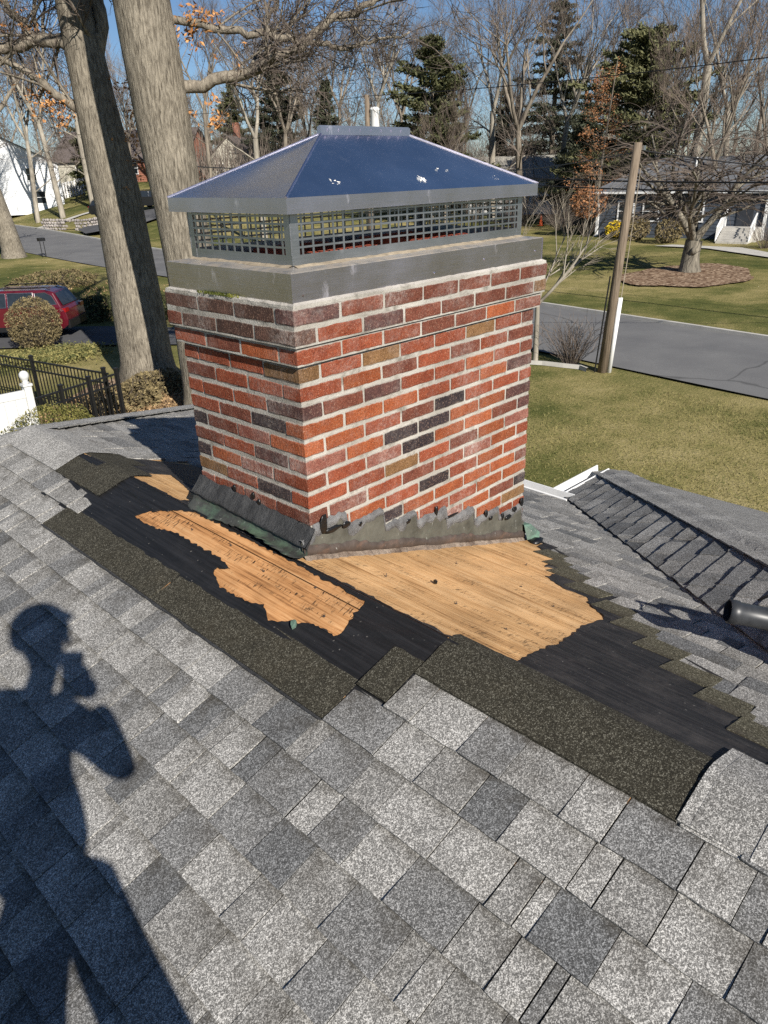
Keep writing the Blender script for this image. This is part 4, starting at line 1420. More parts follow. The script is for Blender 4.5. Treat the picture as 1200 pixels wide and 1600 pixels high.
# ------------------------------------------------------------------ photographer (stands behind the lens, casts the long shadow)
def skin(name, verts, edges, radii, mat, parent, root=0, sub=2):
    me = bpy.data.meshes.new(name)
    off = parent.location
    me.from_pydata([tuple(Vector(v) - off) for v in verts], edges, [])
    o = bpy.data.objects.new(name, me); COL.objects.link(o); o.parent = parent
    o.modifiers.new('skin', 'SKIN'); s_ = o.modifiers.new('sub', 'SUBSURF'); s_.levels = sub; s_.render_levels = sub
    sv = me.skin_vertices[0].data
    for i, r_ in enumerate(radii):
        sv[i].radius = (r_, r_) if not hasattr(r_, '__len__') else r_
        sv[i].use_root = (i == root)
    me.materials.append(mat)
    return o
M['jacket'] = plain('work_jacket', (.05, .055, .07), .9, .25, 12)
M['trousers'] = plain('work_trousers', (.09, .08, .06), .9, .25, 12)
M['skin'] = plain('skin_tone', (.45, .26, .18), .55, .08)
M['boot'] = plain('boot_leather', (.06, .035, .02), .6, .2)
M['cap_cloth'] = plain('cap_cloth', (.03, .035, .05), .9, .2)
def rz(x): return ZR - TA * abs(x + .1)

pel = CAM - LAT * .055 - FW * .15 - ZV * .56
headc = CAM - LAT * .055 - FW * .085 + ZV * .165
footR = pel + LAT * .42 - FW * .03; footR.z = rz(footR.x) + .09
footL = pel - LAT * .36 - FW * .03; footL.z = rz(footL.x) + .09
per_ = empty('person', (pel.x, pel.y, rz(pel.x)), 'person in jacket and cap taking the photo, shown by the shadow across the shingles', 'person')
chest = CAM - LAT * .115 - FW * .17 - ZV * .30; neck = CAM - LAT * .085 - FW * .15 - ZV * .02
shR = CAM + LAT * .055 - FW * .16 - ZV * .15; shL = CAM - LAT * .27 - FW * .16 - ZV * .12
handR = CAM - FW * .05 + LAT * .055 - ZV * .075; handL = CAM - FW * .06 - LAT * .035 - ZV * .11
elR = CAM + LAT * .125 - FW * .10 - ZV * .34; elL = CAM - LAT * .34 - FW * .10 - ZV * .40
vs = [pel - LAT * .07 - ZV * .05, pel.lerp(chest, .5) - LAT * .07, chest - LAT * .055, neck - ZV * .06, shR, shR.lerp(elR, .5), elR, elR.lerp(handR, .55), handR - (handR - elR).normalized() * .07,
      shL, shL.lerp(elL, .5), elL, elL.lerp(handL, .55), handL - (handL - elL).normalized() * .07]
skin('jacket', vs, [(0, 1), (1, 2), (2, 3), (3, 4), (4, 5), (5, 6), (6, 7), (7, 8), (3, 9), (9, 10), (10, 11), (11, 12), (12, 13)],
     [(.175, .15), (.205, .16), (.215, .16), (.085, .085), .066, .054, .048, .042, .034, .085, .072, .062, .046, .034], M['jacket'], per_)
kR = pel.lerp(footR, .52) + FW * .03; kL = pel.lerp(footL, .52) + FW * .03
vs = [pel + ZV * .06, pel + LAT * .045 - ZV * .16, pel + LAT * .115 - ZV * .36, kR, footR + ZV * .06, pel - LAT * .125 - ZV * .13, pel - LAT * .185 - ZV * .33, kL, footL + ZV * .06]
skin('trousers', vs, [(0, 1), (1, 2), (2, 3), (3, 4), (0, 5), (5, 6), (6, 7), (7, 8)], [.085, .092, .088, .080, .07, .100, .098, .086, .07], M['trousers'], per_)
for f_ in (footR, footL):
    skin('boot', [f_ + ZV * .08, f_ - ZV * .03, f_ + FW * .10 - ZV * .045, f_ + FW * .19 - ZV * .05], [(0, 1), (1, 2), (2, 3)], [.062, .062, .052, .042], M['boot'], per_)
skin('head', [neck - ZV * .05, headc - ZV * .14, headc - ZV * .06 + FW * .02, headc + ZV * .03, headc + ZV * .085, headc + FW * .075 - ZV * .09], [(0, 1), (1, 2), (2, 3), (3, 4), (2, 5)], [.052, .050, .075, .088, .066, .032], M['skin'], per_)
b = MB(); b.tube([headc + FW * .09 - ZV * .005, headc + FW * .128 - ZV * .045], [.010, .020], 8); b.build('nose', M['skin'], per_, smooth=True)
for s_ in (-1, 1):
    b = MB(); blob(b, headc + LAT * (.098 * s_) - ZV * .02, .012, .02, .032, 2 + s_); b.build('ear', M['skin'], per_, smooth=True)
    b = MB(); blob(b, headc + FW * .092 + LAT * (.034 * s_) + ZV * .01, .013, .010, .008, 5); b.build('eye', M['white'], per_, smooth=True)
b = MB()
pr = [(.106, -.01), (.108, .03), (.100, .075), (.074, .108), (.038, .124), (.0, .128)]
b.lathe(pr, 18, headc)
o_ = len(b.v)
for k in range(9):
    a_ = -1.0 + 2.0 * k / 8
    d_ = FW * math.cos(a_) + LAT * math.sin(a_)
    b.v += [tuple(headc + d_ * .108 + ZV * .028), tuple(headc + d_ * (.108 + .045 * math.cos(a_ * 1.2)) + ZV * .012)]
for k in range(8): b.f.append((o_ + 2 * k, o_ + 2 * k + 1, o_ + 2 * k + 3, o_ + 2 * k + 2)); b.m.append(0)
b.build('cap', M['cap_cloth'], per_, smooth=True)
ph = empty('phone', CAM - FW * .03 - ZV * .02, 'black phone held up in the hands of the photographer', 'phone')
rotp = Matrix((rgt, upv, -fwd)).transposed()
b = MB(); b.box(CAM - fwd * .024 - upv * .052 + rgt * .012, (.076, .158, .010), 0, rotp); b.build('body', M['plastic_blk'], ph)
b = MB(); b.box(CAM - fwd * .0295 - upv * .052 + rgt * .012, (.070, .150, .0012), 0, rotp); b.build('screen', M['glass'], ph)
for hand, s_ in ((handR, 1), (handL, -1)):
    pm = [hand - LAT * (.0 * s_) - ZV * .03, hand]
    vs = [hand - ZV * .055, hand - ZV * .01, hand + ZV * .02]
    es = [(0, 1), (1, 2)]; rd = [(.030, .022), (.036, .020), (.030, .018)]
    skin('hand', vs, es, rd, M['skin'], per_)
    for k in range(4):
        base = hand + ZV * (.030 - .018 * k) + FW * .012
        fv = [base, base + FW * .032 - LAT * (.006 * s_), base + FW * .040 - LAT * (.034 * s_), base + FW * .034 - LAT * (.052 * s_ - .004 * k * s_)]
        skin('finger', fv, [(0, 1), (1, 2), (2, 3)], [.010, .0095, .009, .007], M['skin'], per_, sub=1)
    base = hand - ZV * .03 - FW * .008
    skin('thumb', [base, base - LAT * (.022 * s_) + ZV * .018, base - LAT * (.044 * s_) + ZV * .032], [(0, 1), (1, 2)], [.012, .011, .009], M['skin'], per_, sub=1)

# ------------------------------------------------------------------ trees
def rand_perp(d, r):
    a = Vector((r.uniform(-1, 1), r.uniform(-1, 1), r.uniform(-1, 1)))
    p = a - d * a.dot(d)
    return p.normalized() if p.length > 1e-4 else d.orthogonal().normalized()
def limb(mb_, p, d, L, r0, r1, seg, r, wob=.18, grav=0.0, n=6, mat=0):
    pts = [p.copy()]; rad = [r0]
    d = d.normalized()
    for i in range(seg):
        d = (d + rand_perp(d, r) * r.uniform(0, wob) + ZV * grav).normalized()
        p = p + d * (L / seg)
        pts.append(p.copy()); rad.append(r0 + (r1 - r0) * (i + 1) / seg)
    mb_.tube(pts, rad, n, cap=False, mat=mat)
    return pts, d
def fork(mbs, p, d, L, rad, depth, P, r):
    """recursive branching. mbs[0] wood, mbs[1] twigs"""
    last = depth == 0
    m_ = mbs[1] if depth <= P['twig_level'] else mbs[0]
    n = 3 if depth <= P['twig_level'] else (5 if depth < P['depth'] else 7)
    seg = 2 if last else (3 if depth <= 1 else 4)
    pts, dd = limb(m_, p, d, L, rad, rad * (.35 if last else .55), seg, r, P['wob'], P['grav'] if depth < P['depth'] else 0, n)
    if last: return
    nb = r.randint(*P['kids'][P['depth'] - depth])
    for k in range(nb):
        t = r.uniform(P['from'], 1.0) if k else 1.0
        f = t * (len(pts) - 1); i = min(int(f), len(pts) - 2)
        q = pts[i].lerp(pts[i + 1], f - i)
        ang = r.uniform(*P['ang'])
        ax_ = (pts[i + 1] - pts[i]).normalized()
        nd = (ax_ * math.cos(ang) + rand_perp(ax_, r) * math.sin(ang))
        nd = (nd + ZV * P['up']).normalized()
        rr = rad * (1 - .45 * t) * r.uniform(.5, .75)
        fork(mbs, q, nd, L * r.uniform(*P['len']) * (1 - .25 * (1 - t)), max(rr, P['rmin']), depth - 1, P, r)
def bare_tree(name, H, rad, seed, mats, P, fork_at=.35):
    r = random.Random(seed)
    root = empty(name, (0, 0, 0))
    tr, tw = LMB(), LMB()
    d = Vector((r.uniform(-.06, .06), r.uniform(-.06, .06), 1))
    pts, dd = limb(tr, Vector((0, 0, -.3)), d, H * fork_at, rad, rad * .72, 5, r, .05, 0, 8)
    k = r.randint(2, 4)
    leaders = []
    for i in range(k):
        a_ = 2 * math.pi * (i + r.random() * .5) / k
        nd = Vector((math.cos(a_) * .42, math.sin(a_) * .42, 1)).normalized()
        fork((tr, tw), pts[-1], nd, H * r.uniform(.24, .32), rad * r.uniform(.42, .58), P['depth'], P, r)
    # side limbs on the bole
    for i in range(r.randint(2, 4)):
        q = pts[r.randint(2, 4)]
        a_ = r.uniform(0, 6.28)
        fork((tr, tw), q, Vector((math.cos(a_), math.sin(a_), .55)).normalized(), H * .16, rad * .25, P['depth'] - 1, P, r)
    tr.build('trunk', mats[0], root, smooth=True)
    tw.build('crown', mats[1], root)
    return root
PF = dict(depth=4, twig_level=2, kids=[(3, 5), (4, 5), (5, 6), (5, 8)], ang=(.35, .95), len=(.55, .78), up=.16, wob=.16, grav=.02, rmin=.009)
PF['from'] = .25
protos = []
for i, (H, rad, mt, tw_) in enumerate(((21, .30, 'bark_far', 'twig'), (24, .36, 'bark_pale', 'twig_dark'), (18, .24, 'bark_far', 'twig_red'), (22, .28, 'bark_pale', 'twig'), (19, .26, 'bark_far', 'twig_dark'))):
    P = dict(PF)
    if i == 2: P['up'] = .30; P['ang'] = (.25, .7)
    protos.append(bare_tree('bare_tree', H, rad, 40 + i, (M[mt], M[tw_]), P, (.34, .42, .28, .38, .45)[i]))
r5 = random.Random(5)
def polar(az, dist):
    a_ = R(az); return (CAM.x + dist * math.sin(a_), CAM.y + dist * math.cos(a_))
GT = 'bare trees behind the houses'
spots = [  # azimuth in degrees, distance, prototype, scale, label
    (23.0, 97, 3, 1.0, 'pale slender bare tree in front of the white house, left one of the pair'),
    (24.6, 95, 3, 1.1, 'pale bare tree in front of the white house, right one of the pair'),
    (26.6, 96, 1, .85, 'bare tree rising behind the white picket fence at far left'),
    (31.6, 105, 0, .9, 'bare tree behind the brick house between the two big trunks'),
    (34.6, 88, 4, .9, 'bare tree just right of the big trunk, behind the cream gable'),
    (37.9, 62, 1, .8, 'pale straight bare trunk right of the cream gable'),
    (39.6, 84, 0, .9, 'bare tree left of the hood ridge, behind the pale trunk'),
    (41.6, 92, 2, 1.0, 'bare tree above the left slope of the steel hood'),
    (43.6, 100, 4, 1.0, 'bare forked tree left of the transformer pole'),
    (45.8, 98, 3, 1.05, 'bare tree right behind the transformer pole'),
    (48.0, 112, 0, 1.1, 'tall bare tree behind the dark pine right of the transformer'),
    (52.4, 84, 3, .95, 'bare tree with upright branches between the pine and the spruce'),
    (54.2, 80, 1, 1.05, 'tall pale bare tree left of the spruce'),
    (56.2, 76, 0, 1.1, 'tall bare tree with forked trunk in front of the spruce'),
    (58.6, 86, 3, 1.15, 'tall bare tree right of the spruce'),
    (60.6, 98, 4, 1.15, 'bare tree behind the brown leaved tree'),
    (63.0, 104, 2, 1.2, 'bare tree behind the light green pine'),
    (65.2, 92, 0, 1.15, 'bare tree behind the roof of the blue grey house'),
    (67.2, 74, 1, 1.15, 'tall bare tree with thick dark trunk behind the blue grey house'),
    (69.4, 88, 3, 1.1, 'bare tree above the weeping tree'),
    (71.4, 66, 2, 1.1, 'bare tree with many upright stems at the right edge'),
    (73.6, 78, 0, 1.1, 'bare tree just past the right edge'),
    (66.2, 64, 2, .95, 'thicket tree with upright stems behind the weeping tree, left one'),
    (68.6, 61, 2, 1.0, 'thicket tree with upright stems behind the weeping tree, right one'),
    (55.0, 92, 2, 1.05, 'bare tree above the white building roof'),
    (50.9, 70, 2, .7, 'low bare tree in front of the dark pine'),
]
for k, (az, ds, pi_, sc_, lab) in enumerate(spots):
    x, y = polar(az, ds)
    copy_thing(protos[pi_], (x, y, ground(x, y) - .1), r5.uniform(0, 6.28), sc_ * r5.uniform(.93, 1.07), lab, GT)['category'] = 'tree'
# the wood further back: told apart only as one mass
wd = []
r6 = random.Random(8)
for k in range(64):
    az = 15 + 64 * (k + r6.random()) / 64
    x, y = polar(az, r6.uniform(118, 190))
    wd.append((x, y, r6.choice(protos), r6.uniform(.75, 1.05), r6.uniform(0, 6.28)))
wt, wtw = MB(), MB()
for x, y, pr_, sc_, a_ in wd:
    M4 = Matrix.Translation((x, y, ground(x, y))) @ Matrix.Rotation(a_, 4, 'Z') @ Matrix.Scale(sc_, 4)
    m3 = np.array(M4.to_3x3()); t3 = np.array(M4.translation)
    for ch in pr_.children:
        if ch.name.startswith('trunk'):
            n_ = len(ch.data.vertices); co = np.empty(n_ * 3); ch.data.vertices.foreach_get('co', co)
            co = co.reshape(-1, 3) @ m3.T + t3
            wt.add([tuple(c) for c in co], [tuple(p.vertices) for p in ch.data.polygons])
tw_m = random.Random(3)
for x, y, pr_, sc_, a_ in wd:         # fine twigs of the far wood as slivers
    for k in range(1150):
        h = tw_m.uniform(2, 17) * sc_
        rr = 3.4 * sc_ * (1 - abs(h / (17 * sc_) - .55)) * tw_m.random() ** .5
        aa = tw_m.uniform(0, 6.28)
        p = Vector((x + rr * math.cos(aa), y + rr * math.sin(aa), ground(x, y) + h))
        d = Vector((tw_m.gauss(0, .6), tw_m.gauss(0, .6), tw_m.uniform(.1, 1.0))).normalized() * tw_m.uniform(.8, 2.0)
        s_ = rand_perp(d.normalized(), tw_m) * .028
        wtw.add([p - s_, p + s_, p + d], [(0, 1, 2)])
tag(wt.build('far_wood', M['bark_far'], smooth=True), 'far wood of bare trunks behind the houses', kind='stuff')
tag(wtw.build('far_wood_twigs', M['twig']), 'haze of twigs in the far wood', kind='stuff')
# brush under the trees
br = MB()
r9 = random.Random(12)
for k in range(11000):
    az = r9.uniform(15, 78); ds = r9.uniform(84, 118)
    if az < 33: ds += 36
    x, y = polar(az, ds)
    h = r9.uniform(1.2, 6.5) * (1 + .5 * mnoise.noise((az * .5, 0, 0)))
    p = Vector((x, y, ground(x, y) + r9.uniform(0, 2.0)))
    d = Vector((r9.gauss(0, .28), r9.gauss(0, .28), 1)).normalized() * h
    s_ = rand_perp(d.normalized(), r9) * .035
    br.add([p - s_, p + s_, p + d], [(0, 1, 2)])
tag(br.build('underbrush', M['twig']), 'brown underbrush between the far trees', kind='stuff')
for o in protos:                      # the prototypes themselves stand in the wood
    pass
pp = [(38.8, 108, 'bare tree deep behind the left slope of the hood'), (50.2, 118, 'bare tree behind the dark pine, farthest one'), (29.4, 112, 'bare tree far behind the left big trunk'), (62.0, 122, 'bare tree far behind the pine and the brown tree'), (20.4, 92, 'bare tree beyond the white house at the left edge')]
for o, (az, ds, lab) in zip(protos, pp):
    x, y = polar(az, ds); o.location = (x, y, ground(x, y) - .1); tag(o, lab, 'tree', GT)

# evergreens
def conifer(name, H, Rb, seed, needle, drop, dens, label, loc, base=.08, shape=1.0, bark_='bark_far', leaf=.34):
    r = random.Random(seed)
    root = empty(name, loc, label, 'tree', 'evergreens behind the houses')
    tr, cr = LMB(), LMB()
    tr.tube([(0, 0, -.3), (0, 0, H * .5), (0, 0, H * .98)], [H * .016, H * .010, .02], 7, cap=False)
    z = H * base
    while z < H * .99:
        t = (z / H - base) / (1 - base)
        Lb = Rb * (1 - t) ** shape * r.uniform(.55, 1.15) + .25
        for k in range(r.randint(5, 7)):
            a_ = r.uniform(0, 6.28)
            d = Vector((math.cos(a_), math.sin(a_), drop + .35 * t + r.uniform(-.1, .1))).normalized()
            if r.random() < .16: continue
            L_ = Lb * r.uniform(.68, 1.1) * (1 + .45 * mnoise.noise((math.cos(a_) * 1.6 + seed, math.sin(a_) * 1.6, z * .45)))
            tr.tube([(0, 0, z), Vector((0, 0, z)) + d * L_ * .55, Vector((0, 0, z)) + d * L_ + ZV * (-.05 * L_)], [.035, .022, .008], 3, cap=False)
            nn = int(dens * 2.4 * (1 + L_ * 2.2))
            for q in range(nn):
                s_ = r.uniform(.22, 1.03)
                sp = Vector((-d.y, d.x, 0)) * r.gauss(0, .16 * L_ * (1.15 - .6 * s_))
                p = Vector((0, 0, z)) + d * (L_ * s_) + sp + ZV * (r.gauss(0, .10) - .05 * L_ * s_ * s_)
                dd = (d * r.uniform(.3, 1) + Vector((r.gauss(0, .5), r.gauss(0, .5), r.gauss(.12, .4)))).normalized()
                w_ = rand_perp(dd, r) * r.uniform(.045, .09) * (leaf / .34)
                l_ = dd * r.uniform(.6, 1.2) * leaf
                cr.add([p - l_ * .4 - w_ * .3, p + w_, p + l_, p - w_], [(0, 1, 2, 3)])
        z += r.uniform(.28, .46) * (H / 15) + .05
    tr.build('trunk', M[bark_], root, smooth=True)
    cr.build('crown', M[needle], root)
    return root
def gl(x, y): return (x, y, ground(x, y) - .05)
conifer('pine_tree', 15.0, 7.0, 3, 'needle', .12, 9, 'dark bushy pine just right of the transformer pole', gl(*polar(50.0, 76)), .12, .62, leaf=.40)
conifer('spruce_tree', 24, 6.2, 4, 'needle_dk', -.06, 7, 'tall dark spruce reaching the top of the picture', gl(*polar(58.1, 96)), .18, .8, leaf=.38)
conifer('pine_tree', 15.0, 8.6, 5, 'needle_lt', .16, 10, 'light green bushy pine left of the weeping tree, behind the blue grey roof', gl(*polar(64.0, 76)), .10, .55, leaf=.40)
conifer('spruce_tree', 11, 2.6, 6, 'needle_dk', .02, 7, 'small dark spruce above the left end of the hood ridge', gl(*polar(42.8, 88)), .1, .9, leaf=.34)
conifer('pine_tree', 13, 3.8, 7, 'needle', .08, 7, 'dark evergreen behind the cream gable', gl(*polar(36.4, 132)), .1, .6, leaf=.38)
conifer('pine_tree', 9, 3.2, 8, 'needle_dk', .05, 8, 'dark evergreen between the white building and the blue grey house', gl(*polar(60.4, 74)), .02, .5, leaf=.38)
conifer('pine_tree', 12, 3.4, 9, 'needle', .05, 7, 'dark evergreen behind the far fence at left', gl(*polar(27.4, 104)), .05, .6, leaf=.38)
conifer('pine_tree', 12.5, 3.6, 10, 'needle_dk', .05, 7, 'dark evergreen above the left slope of the hood', gl(*polar(39.4, 98)), .05, .6, leaf=.38)
conifer('spruce_tree', 12, 2.8, 16, 'needle_dk', .05, 7, 'dark evergreen right behind the white building roof', gl(*polar(54.9, 100)), .05, .8, leaf=.38)

# leafy helper: scatter small bent leaves in a volume
def leaves(mb_, c, rx, ry, rz_, n, size, r, shell=.5, flat=0.0):
    for k in range(n):
        d = Vector((r.gauss(0, 1), r.gauss(0, 1), r.gauss(0, 1))).normalized()
        rr = shell + (1 - shell) * r.random() ** .6 if r.random() < .8 else r.random()
        rr *= 1 + .16 * mnoise.noise(d * 2.1 + Vector(c) * .7)
        p = Vector(c) + Vector((d.x * rx * rr, d.y * ry * rr, d.z * rz_ * rr))
        a_ = Vector((r.gauss(0, 1), r.gauss(0, 1), r.gauss(0, 1))).normalized()
        b_ = rand_perp(a_, r)
        s_ = size * r.uniform(.6, 1.3)
        n3 = a_.cross(b_)
        mb_.add([p - a_ * s_, p + b_ * s_ * .45 + n3 * s_ * .15, p + a_ * s_, p - b_ * s_ * .45 + n3 * s_ * .15], [(0, 1, 2, 3)])

# brown leaved young tree
r = random.Random(31)
bx, by = polar(61.4, 66)
bt = empty('brown_leaved_tree', gl(bx, by), 'tree with rusty brown dry leaves left of the light green pine', 'tree')
tr, lv = LMB(), LMB()
P = dict(PF); P.update(depth=3, twig_level=1, kids=[(3, 4), (3, 4), (3, 4)], up=.2, rmin=.012)
limb(tr, Vector((0, 0, -.2)), Vector((0, 0, 1)), 12.0, .15, .03, 8, r, .05, 0, 7)
for k in range(30):
    z = 1.5 + 9.8 * k / 30; a_ = r.uniform(0, 6.28)
    d = Vector((math.cos(a_), math.sin(a_), .45)).normalized()
    L_ = 3.3 * (1 - z / 14) * r.uniform(.7, 1.1)
    fork((tr, tr), Vector((0, 0, z)), d, L_ * .6, .03, 2, P, r)
    for q in range(26):
        p = Vector((0, 0, z)) + d * L_ * r.uniform(.3, 1.15)
        leaves(lv, p + Vector((r.gauss(0, .3), r.gauss(0, .3), r.gauss(0, .25))), .28, .28, .2, 4, .085, r, .2)
tr.build('trunk', M['bark_far'], bt, smooth=True); lv.build('crown', M['leaf_brown'], bt)

# weeping tree over the mulch ring
r = random.Random(77)
wt_ = empty('weeping_tree', (34.9 + 1.4, 13.0 + .4, ground(36.3, 13.4)), 'gnarled weeping tree with drooping bare twigs on a mulch ring', 'tree')
tr, tw = LMB(), LMB()
tr.tube([(0, 0, -.1), (-.05, .02, .35), (0, .05, .9), (.05, 0, 1.5)], [.60, .46, .40, .40], 12, cap=False)
blob(tr, (-.34, -.2, 1.05), .16, .16, .18, 3.3)
def weep(p, d, L, rad, depth):
    pts, dd = limb(tr if depth > 1 else tw, p, d, L, rad, rad * .5, 5 if depth > 1 else 4, r, .30 if depth > 1 else .2, (-.03 if depth > 1 else -.17), 6 if depth > 1 else 3)
    if depth == 0: return
    for k in range([0, 4, 5, 5][depth]):
        t = r.uniform(.25, 1); f = t * (len(pts) - 1); i = min(int(f), len(pts) - 2)
        q = pts[i].lerp(pts[i + 1], f - i)
        a_ = r.uniform(0, 6.28)
        nd = (Vector((math.cos(a_), math.sin(a_), r.uniform(-.1, .75))) + (pts[i + 1] - pts[i]).normalized() * .7).normalized()
        weep(q, nd, L * r.uniform(.55, .85), max(rad * .45, .009), depth - 1)
for k in range(7):
    a_ = 2 * math.pi * k / 7 + r.uniform(-.3, .3)
    weep(Vector((0, 0, 1.35 + .1 * (k % 3))), Vector((math.cos(a_) * .8, math.sin(a_) * .8, 1.1)), r.uniform(2.8, 4.0), .18, 3)
for k in range(520):
    a_ = r.uniform(0, 6.28); rr = 5.6 * r.random() ** .5
    p = Vector((rr * math.cos(a_), rr * math.sin(a_), 1.9 + 6.0 * (1 - (rr / 6.3) ** 2) * r.random() ** .8 + .8))
    limb(tw, p, Vector((math.cos(a_), math.sin(a_), r.uniform(-.1, 1.3))), r.uniform(.9, 2.2), .0065, .003, 5, r, .28, -.15, 3)
tr.build('trunk', M['bark_cherry'], wt_, smooth=True); tw.build('crown', M['twig_dark'], wt_)

# the two big oaks on the left, and the trunk at the left edge
def bole(name, loc, pts, rad, label, n=28, seed=1, flare=True):
    root = empty(name, loc, label, 'tree')
    b = LMB()
    o_ = 0
    res = []
    P_ = [Vector(p) for p in pts]
    M_ = 44
    for j in range(M_ + 1):
        f = j / M_ * (len(P_) - 1); i = min(int(f), len(P_) - 2); t = f - i
        c = P_[i].lerp(P_[i + 1], t); rr = rad[i] + (rad[i + 1] - rad[i]) * t
        for k in range(n):
            a_ = 2 * math.pi * k / n
            s_ = 1 + .05 * mnoise.noise((math.cos(a_) * 1.3, math.sin(a_) * 1.3, c.z * .35 + seed)) + .018 * mnoise.noise((math.cos(a_) * 9, math.sin(a_) * 9, c.z * .8 + seed))
            if flare and c.z < .9: s_ += .14 * (1 - c.z / .9) ** 2 * (1 + .6 * math.sin(a_ * 5 + seed))
            b.v.append((c.x + rr * s_ * math.cos(a_), c.y + rr * s_ * math.sin(a_), c.z))
    for j in range(M_):
        for k in range(n):
            b.f.append((j * n + k, j * n + (k + 1) % n, (j + 1) * n + (k + 1) % n, (j + 1) * n + k)); b.m.append(0)
    b.build('trunk', M['bark_oak'], root, smooth=True)
    return root
PO = dict(depth=4, twig_level=2, kids=[(4, 6), (4, 5), (4, 5), (3, 4)], ang=(.4, 1.1), len=(.5, .75), up=.06, wob=.30, grav=.0, rmin=.007)
PO['from'] = .2
def oak_limbs(root, limbs, leafspots, seed):
    r = random.Random(seed)
    tr, tw, lv = LMB(), LMB(), LMB()
    off = root.location
    for pts, r0, r1, kids in limbs:
        P_ = [Vector(p) - off for p in pts]
        rad = [r0 + (r1 - r0) * i / (len(P_) - 1) for i in range(len(P_))]
        fine = []; fr = []
        for i in range(len(P_) - 1):
            for k in range(3):
                fine.append(P_[i].lerp(P_[i + 1], k / 3) + Vector((r.gauss(0, .03), r.gauss(0, .03), r.gauss(0, .03))) * (1 if (i or k) else 0)); fr.append(rad[i] + (rad[i + 1] - rad[i]) * k / 3)
        fine.append(P_[-1]); fr.append(rad[-1])
        tr.tube(fine, fr, 10, cap=True)
        for k in range(kids):
            t = r.uniform(.15, 1); f = t * (len(fine) - 1); i = min(int(f), len(fine) - 2)
            q = fine[i]; ax_ = (fine[i + 1] - fine[i]).normalized()
            ang = r.uniform(.5, 1.2)
            nd = (ax_ * math.cos(ang) + rand_perp(ax_, r) * math.sin(ang) + ZV * .1).normalized()
            fork((tr, tw), q, nd, r.uniform(.9, 1.9), fr[i] * r.uniform(.22, .42), 3, PO, r)
    for (c, s_, n_) in leafspots:
        for q in range(n_):
            cc = Vector(c) - off + Vector((r.gauss(0, s_), r.gauss(0, s_), r.gauss(0, s_ * .8)))
            leaves(lv, cc, .10, .10, .10, 3, .055, r, .3)
    tr.build('limb', M['bark_limb'], root, smooth=True)
    tw.build('twigs', M['twig_dark'], root)
    if lv.v: lv.build('dry_leaves', M['leaf_oak'], root)
T1 = Vector((8.47, 16.65, Z0)); T2 = Vector((7.70, 12.58, Z0))
def lean(vals): return [tuple(LAT * a_ + ZV * z_) for a_, z_ in vals]
oak1 = bole('oak_tree', T1, lean([(0, -.2), (0, .6), (-.02, 2.6), (-.08, 4.7), (-.24, 6.7), (-.36, 8.7), (-.3, 13)]), [.76, .70, .63, .58, .47, .40, .28], 'big oak trunk at left with a broad shadow down its right half', seed=2)
oak2 = bole('oak_tree', T2, lean([(0, -.2), (0, .6), (-.04, 2.7), (-.15, 4.7), (-.30, 7.4), (-.42, 9.5), (-.5, 15)]), [.66, .59, .53, .51, .54, .52, .38], 'big sunlit grey oak trunk rising just left of the chimney', seed=5)
oak_limbs(oak1, [
    ([(8.30, 16.85, 3.15), (7.91, 17.22, 3.28), (7.56, 17.59, 3.34), (7.24, 17.92, 3.23), (6.92, 18.25, 3.19), (6.32, 18.87, 3.29), (5.68, 19.53, 3.68)], .17, .09, 12),
    ([(8.25, 16.9, 1.75), (7.8, 17.34, 2.13), (7.51, 17.64, 2.51), (7.07, 18.09, 2.84), (6.88, 18.29, 2.97), (6.3, 18.89, 3.16)], .11, .05, 10),
    ([(7.56, 17.59, 3.34), (7.41, 17.74, 3.5), (7.28, 17.88, 3.81), (7.12, 18.04, 4.06), (6.84, 18.33, 4.49)], .11, .06, 6),
    ([(8.45, 16.7, 2.9), (8.62, 16.5, 3.58), (8.62, 16.5, 4.07), (8.75, 16.4, 5.2)], .17, .12, 4),
    ([(8.2, 16.95, 4.2), (7.6, 17.3, 6.0), (6.4, 17.6, 8.0), (5.2, 18, 9.6)], .20, .08, 10),
    ([(8.2, 16.9, 5.0), (9.4, 17.3, 7.0), (11, 17.8, 8.6), (12.4, 18.2, 9.6)], .20, .08, 10),
    ([(8.3, 16.8, 5.6), (8.0, 15.4, 7.4), (7.8, 13.8, 9.0)], .18, .08, 8)],
    [((7.47, 17.68, 2.08), .20, 34), ((7.73, 17.42, 2.0), .16, 26), ((7.74, 17.4, 1.73), .16, 24), ((7.35, 17.8, 3.62), .22, 12), ((7.09, 18.08, 3.57), .25, 16), ((9.0, 16.1, 2.02), .22, 26), ((8.89, 16.22, 2.42), .2, 16), ((8.86, 16.25, 1.27), .26, 34), ((8.84, 16.27, .64), .26, 24), ((7.39, 17.77, 2.21), .2, 18)], 61)
